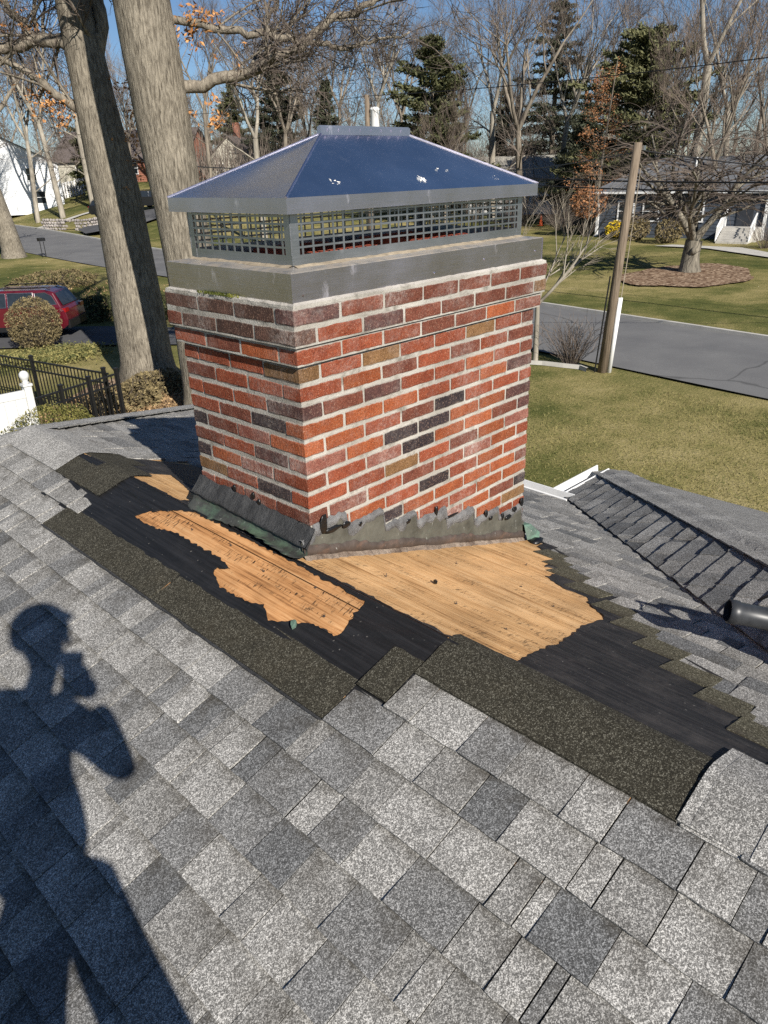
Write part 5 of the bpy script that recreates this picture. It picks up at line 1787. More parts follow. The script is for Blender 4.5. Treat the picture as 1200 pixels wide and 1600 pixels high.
oak_limbs(oak2, [
    ([(7.79, 12.71, 1.87), (8.08, 12.41, 2.01), (8.54, 11.95, 2.12), (8.99, 11.48, 2.28), (9.35, 11.10, 2.47), (9.62, 10.83, 2.63), (9.86, 10.57, 2.89), (10.01, 10.42, 3.06), (10.36, 10.07, 3.19), (10.68, 9.74, 3.37), (11.42, 8.99, 3.71)], .125, .045, 24),
    ([(7.74, 12.73, 3.15), (8.33, 12.16, 3.04), (8.83, 11.64, 2.90), (9.17, 11.29, 2.83), (9.50, 10.95, 2.75), (9.64, 10.81, 2.65)], .075, .06, 9),
    ([(9.64, 10.81, 2.64), (9.99, 10.44, 2.64), (10.14, 10.29, 2.55), (10.46, 9.96, 2.65), (10.75, 9.66, 2.68), (11.10, 9.30, 2.81)], .055, .02, 7),
    ([(9.02, 11.45, 2.86), (9.16, 11.30, 2.91), (9.20, 11.26, 3.09), (9.33, 11.13, 3.27), (9.42, 11.04, 3.60)], .045, .022, 3),
    ([(7.58, 12.83, 4.67), (6.73, 13.26, 6.59), (5.45, 13.79, 8.51)], .22, .09, 9),
    ([(7.53, 12.83, 5.31), (8.65, 13.90, 7.45), (9.93, 15.08, 9.15)], .22, .09, 9)],
    [((8.20, 12.30, 3.18), .14, 22), ((8.44, 12.03, 3.12), .12, 14), ((8.05, 12.45, 2.97), .12, 16), ((8.16, 12.33, 2.81), .12, 10), ((8.39, 12.10, 1.44), .09, 20), ((8.37, 12.12, 1.71), .08, 8), ((8.04, 12.46, 1.50), .08, 6), ((8.65, 11.82, 2.81), .2, 8)], 62)
ltx, lty = 20.66, 55.75
oak3 = bole('oak_tree', Vector((ltx, lty, ground(ltx, lty))), [(0, 0, -.2), (0, 0, .5), (-.15, .1, 2.5), (-.5, .35, 5.2), (-.9, .7, 8.5), (-1.0, .8, 12)], [.80, .72, .62, .58, .50, .34], 'leaning grey tree trunk at the left edge beside the street', n=18, seed=8)
oak_limbs(oak3, [([Vector((ltx - .6, lty + .5, -4.55 + 6)), Vector((ltx - 2.5, lty + .3, 3.2)), Vector((ltx - 4.5, lty, 5.0))], .22, .08, 4), ([Vector((ltx - .8, lty + .6, 3.0)), Vector((ltx + 1.4, lty, 5.0)), Vector((ltx + 3, lty - .6, 7.0))], .2, .07, 4)], [], 5)

# sapling and twiggy shrub by the street
r = random.Random(19)
sp = empty('sapling', (16.35, 9.35, Z0), 'slender bare sapling with forked pale branches right beside the chimney', 'tree')
tr, tw = LMB(), LMB()
pts, dd = limb(tr, Vector((0, 0, -.1)), Vector((.0, .0, 1)), 1.75, .085, .06, 4, r, .04, 0, 8)
PS = dict(depth=3, twig_level=1, kids=[(4, 5), (4, 5), (3, 4)], ang=(.25, .7), len=(.5, .75), up=.08, wob=.14, grav=.01, rmin=.006); PS['from'] = .25
for d_, L_ in ((LAT * .75 + ZV * .85, 1.9), (LAT * .95 + ZV * .75 + FW * .2, 1.7), (-LAT * .5 + ZV * .9, 1.5), (FW * .6 + ZV * .9 + LAT * .3, 1.5)):
    fork((tr, tw), pts[-1], d_.normalized(), L_, .045, 3, PS, r)
tr.build('trunk', M['bark_pale'], sp, smooth=True); tw.build('crown', M['twig_pale'], sp)
def twig_bush(name, loc, label, rad, h, n, mat, seed, group=None, leafm=None, nl=0):
    r = random.Random(seed)
    root = empty(name, loc, label, 'shrub', group)
    b, lv = LMB(), LMB()
    for k in range(n):
        a_ = r.uniform(0, 6.28); s_ = r.random() ** .6
        p0 = Vector((rad * .18 * s_ * math.cos(a_), rad * .18 * s_ * math.sin(a_), 0))
        d = Vector((math.cos(a_) * s_ * rad * .9, math.sin(a_) * s_ * rad * .9, h * r.uniform(.6, 1.05)))
        pts, dd = limb(b, p0, d.normalized(), d.length, .008, .004, 3, r, .16, 0, 3)
        for q in range(3):
            c = pts[r.randint(1, 3)]
            limb(b, c, (d.normalized() + rand_perp(d.normalized(), r) * .7), d.length * .35, .005, .003, 2, r, .2, 0, 3)
        if leafm:
            for q in range(nl): leaves(lv, pts[-1], .12 * rad, .12 * rad, .12 * rad, 2, .05, r, .2)
    b.build('stems', mat, root)
    if leafm: lv.build('foliage', leafm, root)
    return root
twig_bush('bare_shrub', (16.75, 8.45, Z0), 'small reddish bare shrub between the sapling and the utility pole', .75, 1.15, 90, M['twig_red'], 3)
twig_bush('bare_shrub', (17.0, 10.2, Z0), 'low bare twigs behind the sapling by the kerb', .6, .8, 45, M['twig_red'], 4)
b = MB()
rp = [(16.0, 9.9), (16.35, 9.1), (16.45, 8.5), (16.55, 8.05), (16.4, 7.75)]
for i, (x, y) in enumerate(rp): b.v += [(x - .05, y, Z0 + .02), (x - .03, y, Z0 + .13), (x + .06, y, Z0 + .12), (x + .08, y, Z0 + .02)]
for i in range(4):
    for q in range(3): b.f.append((i * 4 + q, i * 4 + q + 1, i * 4 + q + 5, i * 4 + q + 4)); b.m.append(0)
tag(b.build('bed_edging', M['concrete']), 'pale stone edging of the bed beside the utility pole', 'edging')

# shrubs on the left
def leaf_bush(name, loc, label, rx, ry, rz_, n, size, mat, seed, stems=True, zc=None):
    r = random.Random(seed)
    root = empty(name, loc, label, 'shrub')
    lv = LMB()
    leaves(lv, (0, 0, rz_ if zc is None else zc), rx, ry, rz_, n, size, r, .72)
    lv.build('foliage', M[mat], root)
    b = LMB()
    for k in range(40):
        a_ = r.uniform(0, 6.28); s_ = r.random() ** .5
        limb(b, Vector((.12 * rx * math.cos(a_), .12 * ry * math.sin(a_), 0)), Vector((rx * s_ * math.cos(a_), ry * s_ * math.sin(a_), rz_ * 1.6)), rz_ * 1.7, .012, .005, 3, r, .15, 0, 3)
    b.build('stems', M['twig_dark'], root)
    return root
leaf_bush('clipped_shrub', (3.72, 11.85, Z0), 'clipped yellow green dome of a shrub at the roof edge by the fence', .98, .80, .64, 14000, .024, 'box_leaf', 2, zc=.64)
leaf_bush('round_bush', (8.38, 23.45, Z0), 'round brown twiggy bush in front of the red car', .86, .86, .84, 9000, .034, 'bush_leaf', 7)
leaf_bush('low_shrub', (6.6, 14.7, Z0), 'low leafy brown shrub at the foot of the left oak, left of it', 1.0, .8, .40, 3200, .05, 'bush_leaf', 5, zc=.2)
leaf_bush('low_shrub', (7.8, 15.2, Z0), 'low leafy brown shrub right in front of the left oak', .95, .7, .42, 3000, .05, 'bush_leaf', 6, zc=.2)
leaf_bush('evergreen_shrub', (12.6, 27.2, Z0), 'dark evergreen shrub beyond the driveway, left of the oak', 1.6, .9, .6, 2600, .08, 'ever_shrub', 8, zc=.3)
leaf_bush('evergreen_shrub', (14.0, 25.4, Z0), 'dark evergreen shrub beyond the driveway, hidden partly by the oak', 1.5, .9, .6, 2600, .08, 'ever_shrub', 9, zc=.3)
leaf_bush('evergreen_shrub', (11.2, 34.3, Z0), 'dark low hedge behind the red car at the left edge', 2.2, .8, .5, 2200, .08, 'bush_leaf', 10, zc=.3)
leaf_bush('evergreen_shrub', (15.5, 38.0, Z0), 'brown hedge further back at the left edge', 2.4, 1.2, .6, 2200, .09, 'bush_leaf', 11, zc=.3)
leaf_bush('forsythia', gl(51.3, 25.2), 'small yellow flowering bush at the corner of the blue grey house', .75, .75, .6, 900, .11, 'forsythia', 12)
leaf_bush('brown_bush', gl(51.4, 27.6), 'bush with dry brown flower heads at the corner of the blue grey house', 1.3, 1.3, 1.1, 1300, .13, 'leaf_brown', 13, zc=2.4)
leaf_bush('foundation_bush', gl(50.2, 23.2), 'dark brown foundation hedge along the blue grey house, left part', 1.5, .8, .8, 1500, .10, 'bush_leaf', 14)
leaf_bush('foundation_bush', gl(49.4, 20.4), 'dark brown foundation hedge along the blue grey house, right part', 1.5, .8, .8, 1500, .10, 'bush_leaf', 15)
twig_bush('bare_shrub', gl(55.8, 32.2), 'wide bare shrub between the orange cone and the blue grey house', 2.6, 2.4, 170, M['twig'], 21)
twig_bush('bare_shrub', gl(58.5, 38.4), 'wide bare shrub in front of the white building', 2.6, 3.6, 170, M['twig'], 22)
twig_bush('bare_shrub', gl(60.5, 44.6), 'tall bare shrub in front of the white building roof', 2.8, 5.4, 210, M['twig'], 23)
twig_bush('bare_shrub', gl(61.5, 49.2), 'tall bare shrub above the hood slope, left of the white building', 3.0, 6.4, 230, M['twig'], 24)
twig_bush('bare_shrub', gl(48.5, 14.0), 'bare shrub beside the white steps', 1.2, 1.6, 90, M['twig_red'], 25)
# ground cover and leaf litter
gc = MB(); r = random.Random(55)
for k in range(5200):
    t = r.random()
    x, y = 7.2 + 1.6 * t + r.gauss(0, .55), 21.9 - .3 * t + r.gauss(0, .6)
    leaves(gc, (x, y, Z0 + .12), .05, .05, .10, 1, .055, r)
tag(gc.build('ground_cover', M['ivy']), 'yellow green ground cover between the fence and the round bush', kind='stuff')
gc = MB()
for k in range(5200):
    a_ = r.uniform(0, 6.28); s_ = r.random() ** .5
    x, y = 7.2 + 2.4 * s_ * math.cos(a_), 14.9 + 1.7 * s_ * math.sin(a_)
    leaves(gc, (x, y, Z0 + .10), .04, .04, .05, 1, .060, r)
for k in range(900):
    x, y = 15.4 + r.gauss(0, 2.4), 34 + r.gauss(0, 3)
    leaves(gc, (x, y, ground(x, y) + .06), .03, .03, .02, 1, .07, r)
tag(gc.build('leaf_litter', M['litter']), 'dry leaves scattered around the oaks', kind='stuff')
gb = MB(); r = random.Random(66)
for k in range(52000):
    x = r.uniform(4.5, 15.9); y = r.uniform(-3.5, 9.5)
    if x > road_near(y) - .25: continue
    if mnoise.noise((x * .5, y * .5, 3)) < -.35 and r.random() < .5: continue
    h = r.uniform(.03, .075); a_ = r.uniform(0, 6.28); w_ = .007
    d = Vector((r.gauss(0, .03), r.gauss(0, .03), h))
    p = Vector((x, y, Z0 - .012)); s_ = Vector((math.cos(a_) * w_, math.sin(a_) * w_, 0))
    gb.add([p - s_, p + s_, p + d], [(0, 1, 2)])
tag(gb.build('grass', M['grass_blade']), 'short winter grass on the lawn beside the house', kind='stuff')

# ------------------------------------------------------------------ fences by the house
FG = 'black metal fence'
def rail_fence(name, p0, p1, n_p, h, label, posts):
    p0, p1 = Vector((p0[0], p0[1], Z0)), Vector((p1[0], p1[1], Z0))
    root = empty(name, p0, label, 'fence')
    d = p1 - p0; L_ = d.length; d.normalize()
    rot = Matrix((d, Vector((-d.y, d.x, 0)), ZV)).transposed()
    for z in (h - .04, h - .26, .14):
        b = MB(); b.box(p0 + d * (L_ / 2) + ZV * z, (L_, .035, .035), 0, rot); b.build('rail', M['black_metal'], root)
    pm = bpy.data.meshes.new('picket')
    q = LMB(); q.box((0, 0, (h - .06) / 2 + .06), (.02, .02, h - .10), 0, rot)
    pm.from_pydata(q.v, [], q.f); pm.materials.append(M['black_metal'])
    for k in range(n_p):
        o = bpy.data.objects.new('picket', pm); COL.objects.link(o); o.parent = root
        o.location = d * (L_ * (k + .5) / n_p)
    for t in posts:
        b = MB(); c = p0 + d * (L_ * t)
        b.box(c + ZV * ((h + .06) / 2), (.07, .07, h + .06), 0, rot); b.box(c + ZV * (h + .075), (.085, .085, .03), 0, rot)
        b.build('post', M['black_metal'], root)
    return root
fcx, fcy = 5.72, 13.35
rail_fence('metal_fence', (4.35, 20.4), (fcx, fcy), 58, 1.30, 'black metal picket fence running back along the driveway bed', (0, .33, .62, .98))
rail_fence('metal_fence', (fcx + .12, fcy - .14), (3.75, 12.62), 20, 1.30, 'black metal picket gate panel facing the house', (.0, .35, .68))
vf = empty('vinyl_fence', (3.50, 12.05, Z0), 'white vinyl privacy fence with ball topped post at the left edge', 'fence')
b = MB(); b.box((3.50, 12.05, Z0 + .85), (.13, .13, 1.70)); b.box((3.50, 12.05, Z0 + 1.71), (.17, .17, .04)); b.build('post', M['vinyl'], vf)
b = MB(); b.lathe([(.05, 0), (.07, .02), (.045, .05), (.07, .09), (.088, .14), (.08, .19), (.05, .225), (.0, .24)], 18, (3.50, 12.05, Z0 + 1.73)); b.build('post_cap', M['vinyl'], vf, smooth=True)
vd = Vector((-.98, .06, 0)).normalized(); vrot = Matrix((vd, Vector((-vd.y, vd.x, 0)), ZV)).transposed()
vp = Vector((3.50, 12.05, Z0)) + vd * 1.25
for z_ in (1.55, .2):
    b = MB(); b.box(vp + ZV * z_, (2.4, .05, .14), 0, vrot); b.build('rail', M['vinyl'], vf)
for k in range(12):
    b = MB(); b.box(vp + vd * (-1.1 + .2 * k) + ZV * .87, (.196, .022, 1.24), 0, vrot); b.build('board', M['vinyl'], vf)
b = MB(); b.box(vp + vd * 1.25 + ZV * .85, (.13, .13, 1.70), 0, vrot); b.build('post', M['vinyl'], vf)

# ------------------------------------------------------------------ cars
def wheel(root, c, rad, rot, n=20):
    b = LMB()
    prof = [(rad * .62, -.10), (rad * .93, -.105), (rad, -.07), (rad, .07), (rad * .93, .105), (rad * .62, .10)]
    for r_, z in prof:
        for k in range(n):
            a_ = 2 * math.pi * k / n; b.v.append((c[0] + r_ * math.cos(a_), c[1] + z, c[2] + r_ * math.sin(a_)))
    for i in range(len(prof) - 1):
        for k in range(n): b.f.append((i * n + k, i * n + (k + 1) % n, (i + 1) * n + (k + 1) % n, (i + 1) * n + k)); b.m.append(0)
    w_ = b.build('wheel', M['rubber'], root, smooth=True)
    for s_ in (-1, 1):
        b = LMB(); o_ = 0
        for k in range(5):
            a_ = 2 * math.pi * k / 5
            b.add([(c[0] + rad * .62 * math.cos(a_ + q), c[1] + .085 * s_, c[2] + rad * .62 * math.sin(a_ + q)) for q in (-.22, .22)] + [(c[0] + rad * .12 * math.cos(a_ + q), c[1] + .095 * s_, c[2] + rad * .12 * math.sin(a_ + q)) for q in (.8, -.8)], [(0, 1, 2, 3), (3, 2, 1, 0)])
        b.tube([(c[0], c[1] + .03 * s_, c[2]), (c[0], c[1] + .075 * s_, c[2])], [rad * .60, rad * .60], n, cap=True)
        b.build('rim', M['alloy'], w_)
def wagon(name, loc, rz_, label, paint, group=None):
    """station wagon, front towards +x of its own frame"""
    root = empty(name, loc, label, 'car', group, rz_)
    Lh = 2.4
    # body: side profile lofted across the width
    prof = [(-2.38, .42), (-2.42, .62), (-2.38, .92), (-2.30, 1.02), (-1.2, 1.04), (.4, 1.01), (1.0, .99), (1.9, .90), (2.25, .78), (2.38, .60), (2.36, .36), (1.9, .26), (1.78, .30), (-1.1, .26), (-2.2, .30)]
    secs = [(-.90, .94), (-.86, 1.0), (-.5, 1.012), (0, 1.015), (.5, 1.012), (.86, 1.0), (.90, .94)]
    b = LMB(); n = len(prof)
    for y, s_ in secs:
        for x, z in prof: b.v.append((x * (s_ if abs(y) > .87 else 1), y, .62 + (z - .62) * s_))
    for i in range(len(secs) - 1):
        for k in range(n): b.f.append((i * n + k, i * n + (k + 1) % n, (i + 1) * n + (k + 1) % n, (i + 1) * n + k)); b.m.append(0)
    b.f += [tuple(range(n)), tuple(reversed(range((len(secs) - 1) * n, len(secs) * n)))]; b.m += [0, 0]
    body = b.build('body', paint, root, smooth=False)
    bv = body.modifiers.new('bevel', 'BEVEL'); bv.width = .03; bv.segments = 2; bv.limit_method = 'ANGLE'
    # greenhouse
    cab = [(-2.28, 1.0, .84), (-2.0, 1.52, .66), (-1.7, 1.60, .66), (.1, 1.60, .66), (.45, 1.54, .66), (1.15, 1.0, .80)]
    b = LMB()
    for x, z, y in cab: b.v += [(x, -y, z), (x, y, z)]
    for i in range(5): b.f.append((2 * i, 2 * i + 1, 2 * i + 3, 2 * i + 2)); b.m.append(0)
    b.f += [(0, 2, 4, 6, 8, 10), (11, 9, 7, 5, 3, 1)]; b.m += [0, 0]
    cb = b.build('cabin', paint, root)
    bv = cb.modifiers.new('bevel', 'BEVEL'); bv.width = .05; bv.segments = 3; bv.limit_method = 'ANGLE'
    def sidepane(pts, s_):
        b = LMB()
        vs_ = []
        for x, z in pts:
            t = (z - 1.0) / .6; y = .83 - .17 * t
            vs_.append((x, s_ * (y + .012), z))
        b.add(vs_, [tuple(range(len(vs_))) if s_ < 0 else tuple(reversed(range(len(vs_))))])
        b.build('window', M['glass'], root)
        b = LMB(); b.tube([Vector(v) for v in vs_] + [Vector(vs_[0])], .010, 4, cap=False); b.build('window_trim', M['alloy'], root)
    for s_ in (-1, 1):
        sidepane([(-2.10, 1.13), (-1.42, 1.09), (-1.36, 1.50), (-1.72, 1.52), (-1.95, 1.40)], s_)
        sidepane([(-1.34, 1.08), (-.42, 1.06), (-.42, 1.52), (-1.28, 1.52)], s_)
        sidepane([(-.35, 1.06), (.90, 1.04), (.42, 1.48), (.2, 1.52), (-.35, 1.52)], s_)
        b = LMB(); b.tube([(-1.9, .60 * s_, 1.61), (-1.75, .60 * s_, 1.67), (.0, .60 * s_, 1.67), (.2, .60 * s_, 1.61)], .022, 6); b.build('roof_rail', M['black_metal'], root)
        b = LMB(); b.box((-2.30, .72 * s_, .93), (.20, .30, .13)); b.build('tail_light', M['light_red'], root)
        b = LMB(); b.box((2.20, .66 * s_, .72), (.2, .36, .13)); b.build('headlight', M['white'], root)
        for xx in (-.85, .30):
            b = LMB(); b.box((xx, .915 * s_, .86), (.20, .03, .035)); b.build('door_handle', paint, root)
        b = LMB(); b.box((0, .885 * s_, .33), (4.3, .06, .16)); b.build('sill_cladding', M['black_metal'], root)
        for xx in (-1.38, 1.42):
            b = LMB()
            for k in range(13):
                a_ = math.pi * k / 12
                for rr in (.37, .44): b.v.append((xx + rr * math.cos(a_), .912 * s_, .34 + rr * math.sin(a_)))
            b.f = [(2 * k, 2 * k + 1, 2 * k + 3, 2 * k + 2) for k in range(12)]; b.m = [0] * 12
            b.build('arch_trim', M['black_metal'], root)
            wheel(root, (xx, .80 * s_, .34), .345, None)
    b = LMB(); b.add([(-2.27, -.68, 1.08), (-2.27, .68, 1.08), (-2.03, .58, 1.48), (-2.03, -.58, 1.48)], [(3, 2, 1, 0)]); b.build('rear_window', M['glass'], root)
    b = LMB(); b.add([(1.13, -.70, 1.06), (1.13, .70, 1.06), (.50, .58, 1.51), (.50, -.58, 1.51)], [(0, 1, 2, 3)]); b.build('windscreen', M['glass'], root)
    b = LMB(); b.box((-2.40, 0, .45), (.10, 1.60, .26)); b.build('rear_bumper', M['black_metal'], root)
    return root
cdir = Vector((-.70, .714, 0))
cr_ = Vector((9.57, 24.5, Z0 + .065)) + cdir * .62
cc_ = cr_ + cdir * 1.38 + Vector((.714, .70, 0)) * .80
wagon('parked_car', cc_, math.atan2(cdir.y, cdir.x), 'red station wagon parked on the driveway behind a round bush', M['car_red'])
p_ = (37.6, 72.2)
wagon('parked_car', (p_[0], p_[1], ground(*p_) + .3), math.atan2(-1, .4), 'black car partly hidden behind the left oak, by the stone wall', M['car_black'], 'dark cars across the street')
p_ = (41.0, 69.6)
wagon('parked_car', (p_[0], p_[1], ground(*p_) + .3), math.atan2(-1, .55), 'dark car seen between the two big oak trunks', M['car_black'], 'dark cars across the street')

# ------------------------------------------------------------------ poles and wires
up_ = empty('utility_pole', (16.63, 7.44, Z0), 'weathered wooden service pole by the street, pale conduit up its lower half', 'utility pole')
ptop = Vector((16.62, 7.45, .83)) + LAT * .36
b = MB(); b.tube([(16.63, 7.44, Z0 - .2), Vector((16.63, 7.44, Z0)).lerp(ptop, .5), ptop], [.128, .113, .098], 14); b.build('shaft', M['pole'], up_, smooth=True)
b = MB(); b.tube([Vector((16.63, 7.44, Z0)) + LAT * .185 - FW * .04, (Vector((16.63, 7.44, Z0)).lerp(ptop, .353)) + LAT * .17 - FW * .04], .062, 10); b.build('conduit', M['white'], up_, smooth=True)
b = MB(); b.tube([(Vector((16.63, 7.44, Z0)).lerp(ptop, .353)) + LAT * .18 - FW * .06, (Vector((16.63, 7.44, Z0)).lerp(ptop, .56)) + LAT * .20, (Vector((16.63, 7.44, Z0)).lerp(ptop, .90)) + LAT * .16], .010, 5); b.build('ground_wire', M['twig_pale'], up_)
b = MB(); b.tube([Vector((16.63, 7.44, Z0)) - LAT * .19, (Vector((16.63, 7.44, Z0)).lerp(ptop, .45)) - LAT * .17], .022, 6); b.build('cable', M['black_metal'], up_)
b = MB(); b.box(ptop - ZV * .12 + LAT * .13, (.10, .10, .10)); b.build('bracket', M['alloy'], up_)
tp = Vector((27.9, 27.0, ground(27.9, 27.0)))
tpo = empty('transformer_pole', tp, 'utility pole with pale grey transformer behind the hood ridge', 'utility pole')
b = MB(); b.tube([tp - ZV * .2, tp + ZV * 5, Vector((tp.x, tp.y, 3.75))], [.16, .145, .12], 12); b.build('shaft', M['pole'], tpo, smooth=True)
b = MB()
tc = Vector((tp.x, tp.y, 2.28)) + LAT * .36 - FW * .1
b.lathe([(0, 0), (.20, .0), (.22, .04), (.22, .78), (.24, .80), (.24, .86), (.15, .93), (0, .95)], 16, tc); b.build('transformer', M['white'], tpo, smooth=True)
for k in (-1, 1):
    b = MB(); b.tube([tc + ZV * .9 + LAT * (.08 * k), tc + ZV * 1.15 + LAT * (.10 * k)], .03, 8); b.build('bushing', M['alloy'], tpo)
def wire(a, c, sag, rad, label):
    a, c = Vector(a), Vector(c)
    b = MB(); pts = []
    for i in range(25):
        t = i / 24; p = a.lerp(c, t); p.z -= sag * 4 * t * (1 - t); pts.append(p)
    b.tube(pts, rad, 5)
    tag(b.build('overhead_wire', M['black_metal']), label, 'wire', 'overhead wires along the street')
ax0 = Vector((tp.x, tp.y, 0))
rp_ = Vector((23.2, -14.0, 0)); lp_ = Vector((32.6, 66.0, 0))
wire(ax0 + ZV * 3.7, rp_ + ZV * 3.8, .55, .016, 'thin top wire running right from the transformer pole')
wire(ax0 + ZV * .55, rp_ + ZV * .35, .75, .030, 'thick upper one of the two cables crossing in front of the blue grey house')
wire(ax0 + ZV * .30, rp_ + ZV * .05, .75, .026, 'thick lower one of the two cables crossing in front of the blue grey house')
wire(ax0 + ZV * 3.7, lp_ + ZV * 5.6, .5, .014, 'thin top wire running left from the transformer pole')
wire(ax0 + ZV * .6, lp_ + ZV * 2.6, .6, .030, 'thick cable running left towards the white house')
wire(ptop - ZV * .16, Vector((25.4, -2.0, -.35)), .25, .016, 'service wire sloping right from the wooden pole top')
wire(ptop - ZV * .2, ax0 + ZV * .8, .5, .012, 'thin wire from the wooden pole to the transformer pole')

# ------------------------------------------------------------------ houses across the street
def gable_house(name, loc, rz_, wx, wy, eave, ridge, wall, roof, label, ov=.35, axis_='x', hip=0.0):
    """ridge along local x; windows etc. are added by the caller in local coordinates"""
    root = empty(name, loc, label, 'house', None, rz_)
    hx, hy = wx / 2, wy / 2
    b = LMB()
    rows = max(6, int(eave / .24))
    # clapboard: each course laps the one below
    for i in range(rows):
        z0_, z1_ = eave * i / rows, eave * (i + 1) / rows
        for s_, (p, q) in enumerate((((-hx, -hy), (hx, -hy)), ((hx, -hy), (hx, hy)), ((hx, hy), (-hx, hy)), ((-hx, hy), (-hx, -hy)))):
            nrm = ((0, -1), (1, 0), (0, 1), (-1, 0))[s_]
            o0, o1 = .035, .008
            b.add([(p[0] + nrm[0] * o0, p[1] + nrm[1] * o0, z0_), (q[0] + nrm[0] * o0, q[1] + nrm[1] * o0, z0_), (q[0] + nrm[0] * o1, q[1] + nrm[1] * o1, z1_), (p[0] + nrm[0] * o1, p[1] + nrm[1] * o1, z1_)], [(0, 1, 2, 3)])
    if not hip:
        for s_ in (-1, 1):
            b.add([(s_ * hx, -hy, eave), (s_ * hx, hy, eave), (s_ * hx, 0, ridge)], [(0, 1, 2) if s_ > 0 else (2, 1, 0)])
    b.build('wall', wall, root)
    b = LMB()
    ex, ey = hx + ov, hy + ov
    drop = (ridge - eave) / hy * ov
    rx = ex - hip
    T = [(-ex, -ey, eave - drop), (ex, -ey, eave - drop), (ex, ey, eave - drop), (-ex, ey, eave - drop), (-rx, 0, ridge + .02), (rx, 0, ridge + .02)]
    Tl = [(x, y, z + .10) for x, y, z in T]
    b.add(T + Tl, [(6, 7, 11, 10), (8, 9, 10, 11), (7, 8, 11), (9, 6, 10), (0, 4, 5, 1), (2, 5, 4, 3), (0, 1, 7, 6), (1, 2, 8, 7), (2, 3, 9, 8), (3, 0, 6, 9)] if hip else
          [(6, 7, 11, 10), (8, 9, 10, 11), (0, 4, 5, 1), (2, 5, 4, 3), (0, 1, 7, 6), (2, 3, 9, 8), (1, 5, 11, 7), (5, 2, 8, 11), (4, 0, 6, 10), (3, 4, 10, 9)])
    rf = b.build('roof', roof, root)
    return root, rf
def win(root, c, w, h, nrm, frame=None, grid=1):
    nx_, ny_ = nrm
    tx, ty = -ny_, nx_
    rot = Matrix((Vector((tx, ty, 0)), Vector((nx_, ny_, 0)), ZV)).transposed()
    b = LMB()
    c = Vector(c)
    for dz in (-h / 2, h / 2): b.box(c + ZV * dz + Vector((nx_, ny_, 0)) * .05, (w + .16, .09, .09), 0, rot)
    for dx in (-w / 2, w / 2): b.box(c + Vector((tx, ty, 0)) * dx + Vector((nx_, ny_, 0)) * .05, (.09, .088, h), 0, rot)
    b.box(c + Vector((nx_, ny_, 0)) * .05, (w, .06, .05), 0, rot)
    o = b.build('window', frame or M['white'], root)
    b = LMB(); b.box(c + Vector((nx_, ny_, 0)) * .045, (w, .02, h), 0, rot); b.build('pane', M['glass'], o)
# blue grey house on the right
gx_, gy_ = 57.97, 18.4
hb, hr = gable_house('house', (gx_, gy_, ground(gx_, gy_)), math.atan2(-1, .14), 19.0, 9.5, 3.15, 5.05, M['grey_siding'], M['roof_grey'], 'blue grey clapboard house behind the weeping tree', .45, hip=3.2)
for x in (-7.4, -5.6, -2.6, 5.2, 7.6): win(hb, (x, -4.75, 1.75), 1.1, 1.3, (0, -1))
for x in (-9.42, -.55, 1.9):
    b = LMB(); b.box((x, -4.86, 1.55), (.17, .17, 3.1)); b.build('corner_post', M['white'], hb)
b = LMB(); b.box((0, -5.20, 2.98), (19.6, .14, .14)); b.build('gutter', M['white'], hb)
b = LMB(); b.box((.65, -4.80, 1.75), (1.0, .08, 2.1)); b.build('door', M['roof_dark'], hb)
b = LMB(); b.box((.65, -5.6, .42), (2.3, 1.6, .84)); b.build('porch', M['concrete'], hb)
for k in range(5):
    b = LMB(); b.box((.65, -6.45 - .3 * k, .70 / 2 - .07 * k), (1.9, .32, .70 - .14 * k)); b.build('step', M['concrete'], hb)
for s_ in (-1, 1):
    b = LMB(); b.tube([(.65 + s_ * 1.0, -6.3, 1.75), (.65 + s_ * 1.0, -7.75, .95)], .05, 6); b.tube([(.65 + s_ * 1.0, -6.3, .9), (.65 + s_ * 1.0, -7.75, .15)], .035, 6)
    for k in range(8): b.tube([(.65 + s_ * 1.0, -6.3 - .205 * k, .85 - .105 * k), (.65 + s_ * 1.0, -6.3 - .205 * k, 1.75 - .115 * k)], .022, 5)
    b.build('railing', M['white'], hb)
for (x, z) in ((-3.6, 4.5), (1.5, 4.0)):
    b = LMB(); b.tube([(x, -2.2, z - .4), (x, -2.2, z + .65)], .07, 8); b.build('vent_pipe', M['white'], hr)
# white building behind it
gx_, gy_ = 71.6, 48.6
hw, hr2 = gable_house('house', (gx_, gy_, ground(gx_, gy_) - .1), math.atan2(-1, .75), 9.8, 8.5, 3.4, 5.5, M['white_siding'], M['roof_pale'], 'white building with pale roof behind the right slope of the hood', .4)
for x in (-3.6, -1.6, .6): win(hw, (x, -4.25, 1.9), 1.0, 1.2, (0, -1))
b = LMB(); b.box((3.1, -4.31, 1.1), (.95, .08, 2.1)); b.build('door', M['white'], hw)
gx_, gy_ = 79.0, 44.5
hw2, _ = gable_house('garage', (gx_, gy_, ground(gx_, gy_) - .1), math.atan2(-1, .75), 7, 7, 2.9, 4.9, M['grey_siding'], M['roof_dark'], 'dark roofed garage at the right end of the white building', .4)
win(hw2, (-1.5, -3.5, 1.7), 1.0, 1.0, (0, -1))
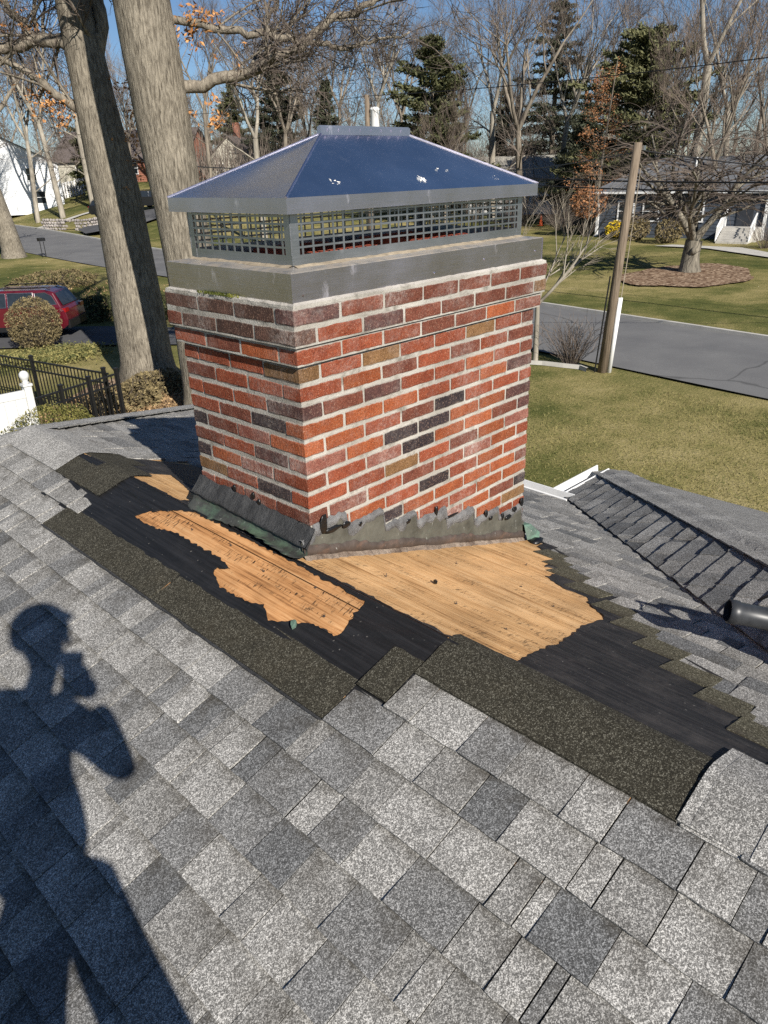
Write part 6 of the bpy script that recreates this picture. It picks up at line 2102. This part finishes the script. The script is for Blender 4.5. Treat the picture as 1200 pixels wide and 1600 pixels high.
# white clapboard house far left
gx_, gy_ = 41.2, 104.7
hl_, hr3 = gable_house('house', (gx_, gy_, ground(gx_, gy_) - .2), math.atan2(.92, .39), 14, 11.5, 5.6, 8.5, M['white_siding'], M['roof_grey'], 'white clapboard house at the far left with sunlit gable', .3)
for y, z in ((-3.2, 1.9), (2.6, 1.9), (-2.6, 4.5), (2.2, 4.5)): win(hl_, (-7.0, y, z), 1.1, 1.4, (-1, 0))
for x in (-4.5, -1.5, 2.0, 5.0): win(hl_, (x, -5.75, 1.9), 1.0, 1.4, (0, -1)); win(hl_, (x, -5.75, 4.4), 1.0, 1.3, (0, -1))
# brown roofed brick house between the big trunks
gx_, gy_ = 57.5, 101.5
hk, _ = gable_house('house', (gx_, gy_, ground(gx_, gy_) - .2), math.atan2(-1, .62), 19, 9, 3.2, 6.6, M['far_brick'], M['roof_brown'], 'brick house with brown roof seen between the two oak trunks', .5)
for x in (-7.8, -5.8, -2, 2, 5.5): win(hk, (x, -4.5, 1.9), 1.3, 1.4, (0, -1))
b = LMB(); b.box((-8.0, -4.56, 1.6), (3.0, .10, 3.1)); b.build('siding_panel', M['cream_siding'], hk)
# cream gable right of the trunk
gx_, gy_ = 68.1, 90.8
hc_, hcr = gable_house('house', (gx_, gy_, ground(gx_, gy_) - .2), math.atan2(.72, 1) , 12, 6.4, 2.6, 5.3, M['cream_siding'], M['roof_brown'], 'cream house with brown roof and brick chimney right of the big trunk', .35)
for y in (-1.4, 1.4): win(hc_, (-6.0, y, 1.5), .9, 1.2, (-1, 0))
b = LMB(); b.box((-1.5, .2, 5.9), (.9, .7, 2.4)); b.build('chimney_stack', M['far_brick'], hcr)
# fence and stone wall at far left
pf = empty('picket_fence', (45.2, 102.0, ground(45.2, 102.0)), 'white board fence beside the far white house', 'fence')
for k in range(13):
    x, y = 45.2 + .30 * k, 102.0 - .20 * k
    b = MB(); b.box((x, y, ground(x, y) + .95), (.26, .05, 1.9)); b.build('board', M['white'], pf)
for z in (.4, 1.7):
    b = MB(); b.tube([(45.1, 102.08, ground(45.2, 102) + z), (48.9, 99.55, ground(48.9, 99.5) + z)], .05, 4); b.build('rail', M['white'], pf)
sw = empty('stone_wall', (31.9, 75.5, ground(31.9, 75.5)), 'low dry stone retaining wall along the far street', 'wall')
r = random.Random(4)
for k in range(22):
    for j in range(4):
        t = (k + r.random() * .4 + (j % 2) * .5) / 22
        x, y = 31.9 + 2.8 * t + .35, 77.0 - 7.0 * t
        if 9 <= k <= 11 and j < 3: continue
        b = MB(); s_ = (r.uniform(.14, .20), r.uniform(.15, .22), r.uniform(.12, .17))
        blob(b, (x + r.uniform(-.05, .05), y, ground(x, y) + .12 + .27 * j), s_[0], s_[1], s_[2], r.uniform(0, 50), 4, 7)
        b.build('stone', M['stone'], sw)
# small street things
sg_ = empty('yard_sign', (22.05, 53.9, ground(22.05, 53.9)), 'black mailbox shaped sign on two thin posts by the street', 'sign')
for s_ in (-.13, .13):
    b = MB(); b.tube([(22.05 + s_ * .7, 53.9 - s_ * .7, ground(22.05, 53.9)), (22.05 + s_ * .7, 53.9 - s_ * .7, ground(22.05, 53.9) + 1.05)], .025, 6); b.build('post', M['black_metal'], sg_)
b = MB(); b.box((22.05, 53.9, ground(22.05, 53.9) + 1.2), (.42, .42, .22)); b.build('box', M['black_metal'], sg_)
cz = ground(59.6, 36.8)
co_ = empty('traffic_cone', (59.6, 36.8, cz), 'orange traffic cone on the lawn before the white building', 'cone')
b = MB(); b.lathe([(.17, .04), (.14, .3), (.09, .7), (.05, .95), (0, .97)], 12, (59.6, 36.8, cz)); b.build('cone', M['orange'], co_, smooth=True)
b = MB(); b.box((59.6, 36.8, cz + .03), (.42, .42, .05)); b.build('base', M['orange'], co_)
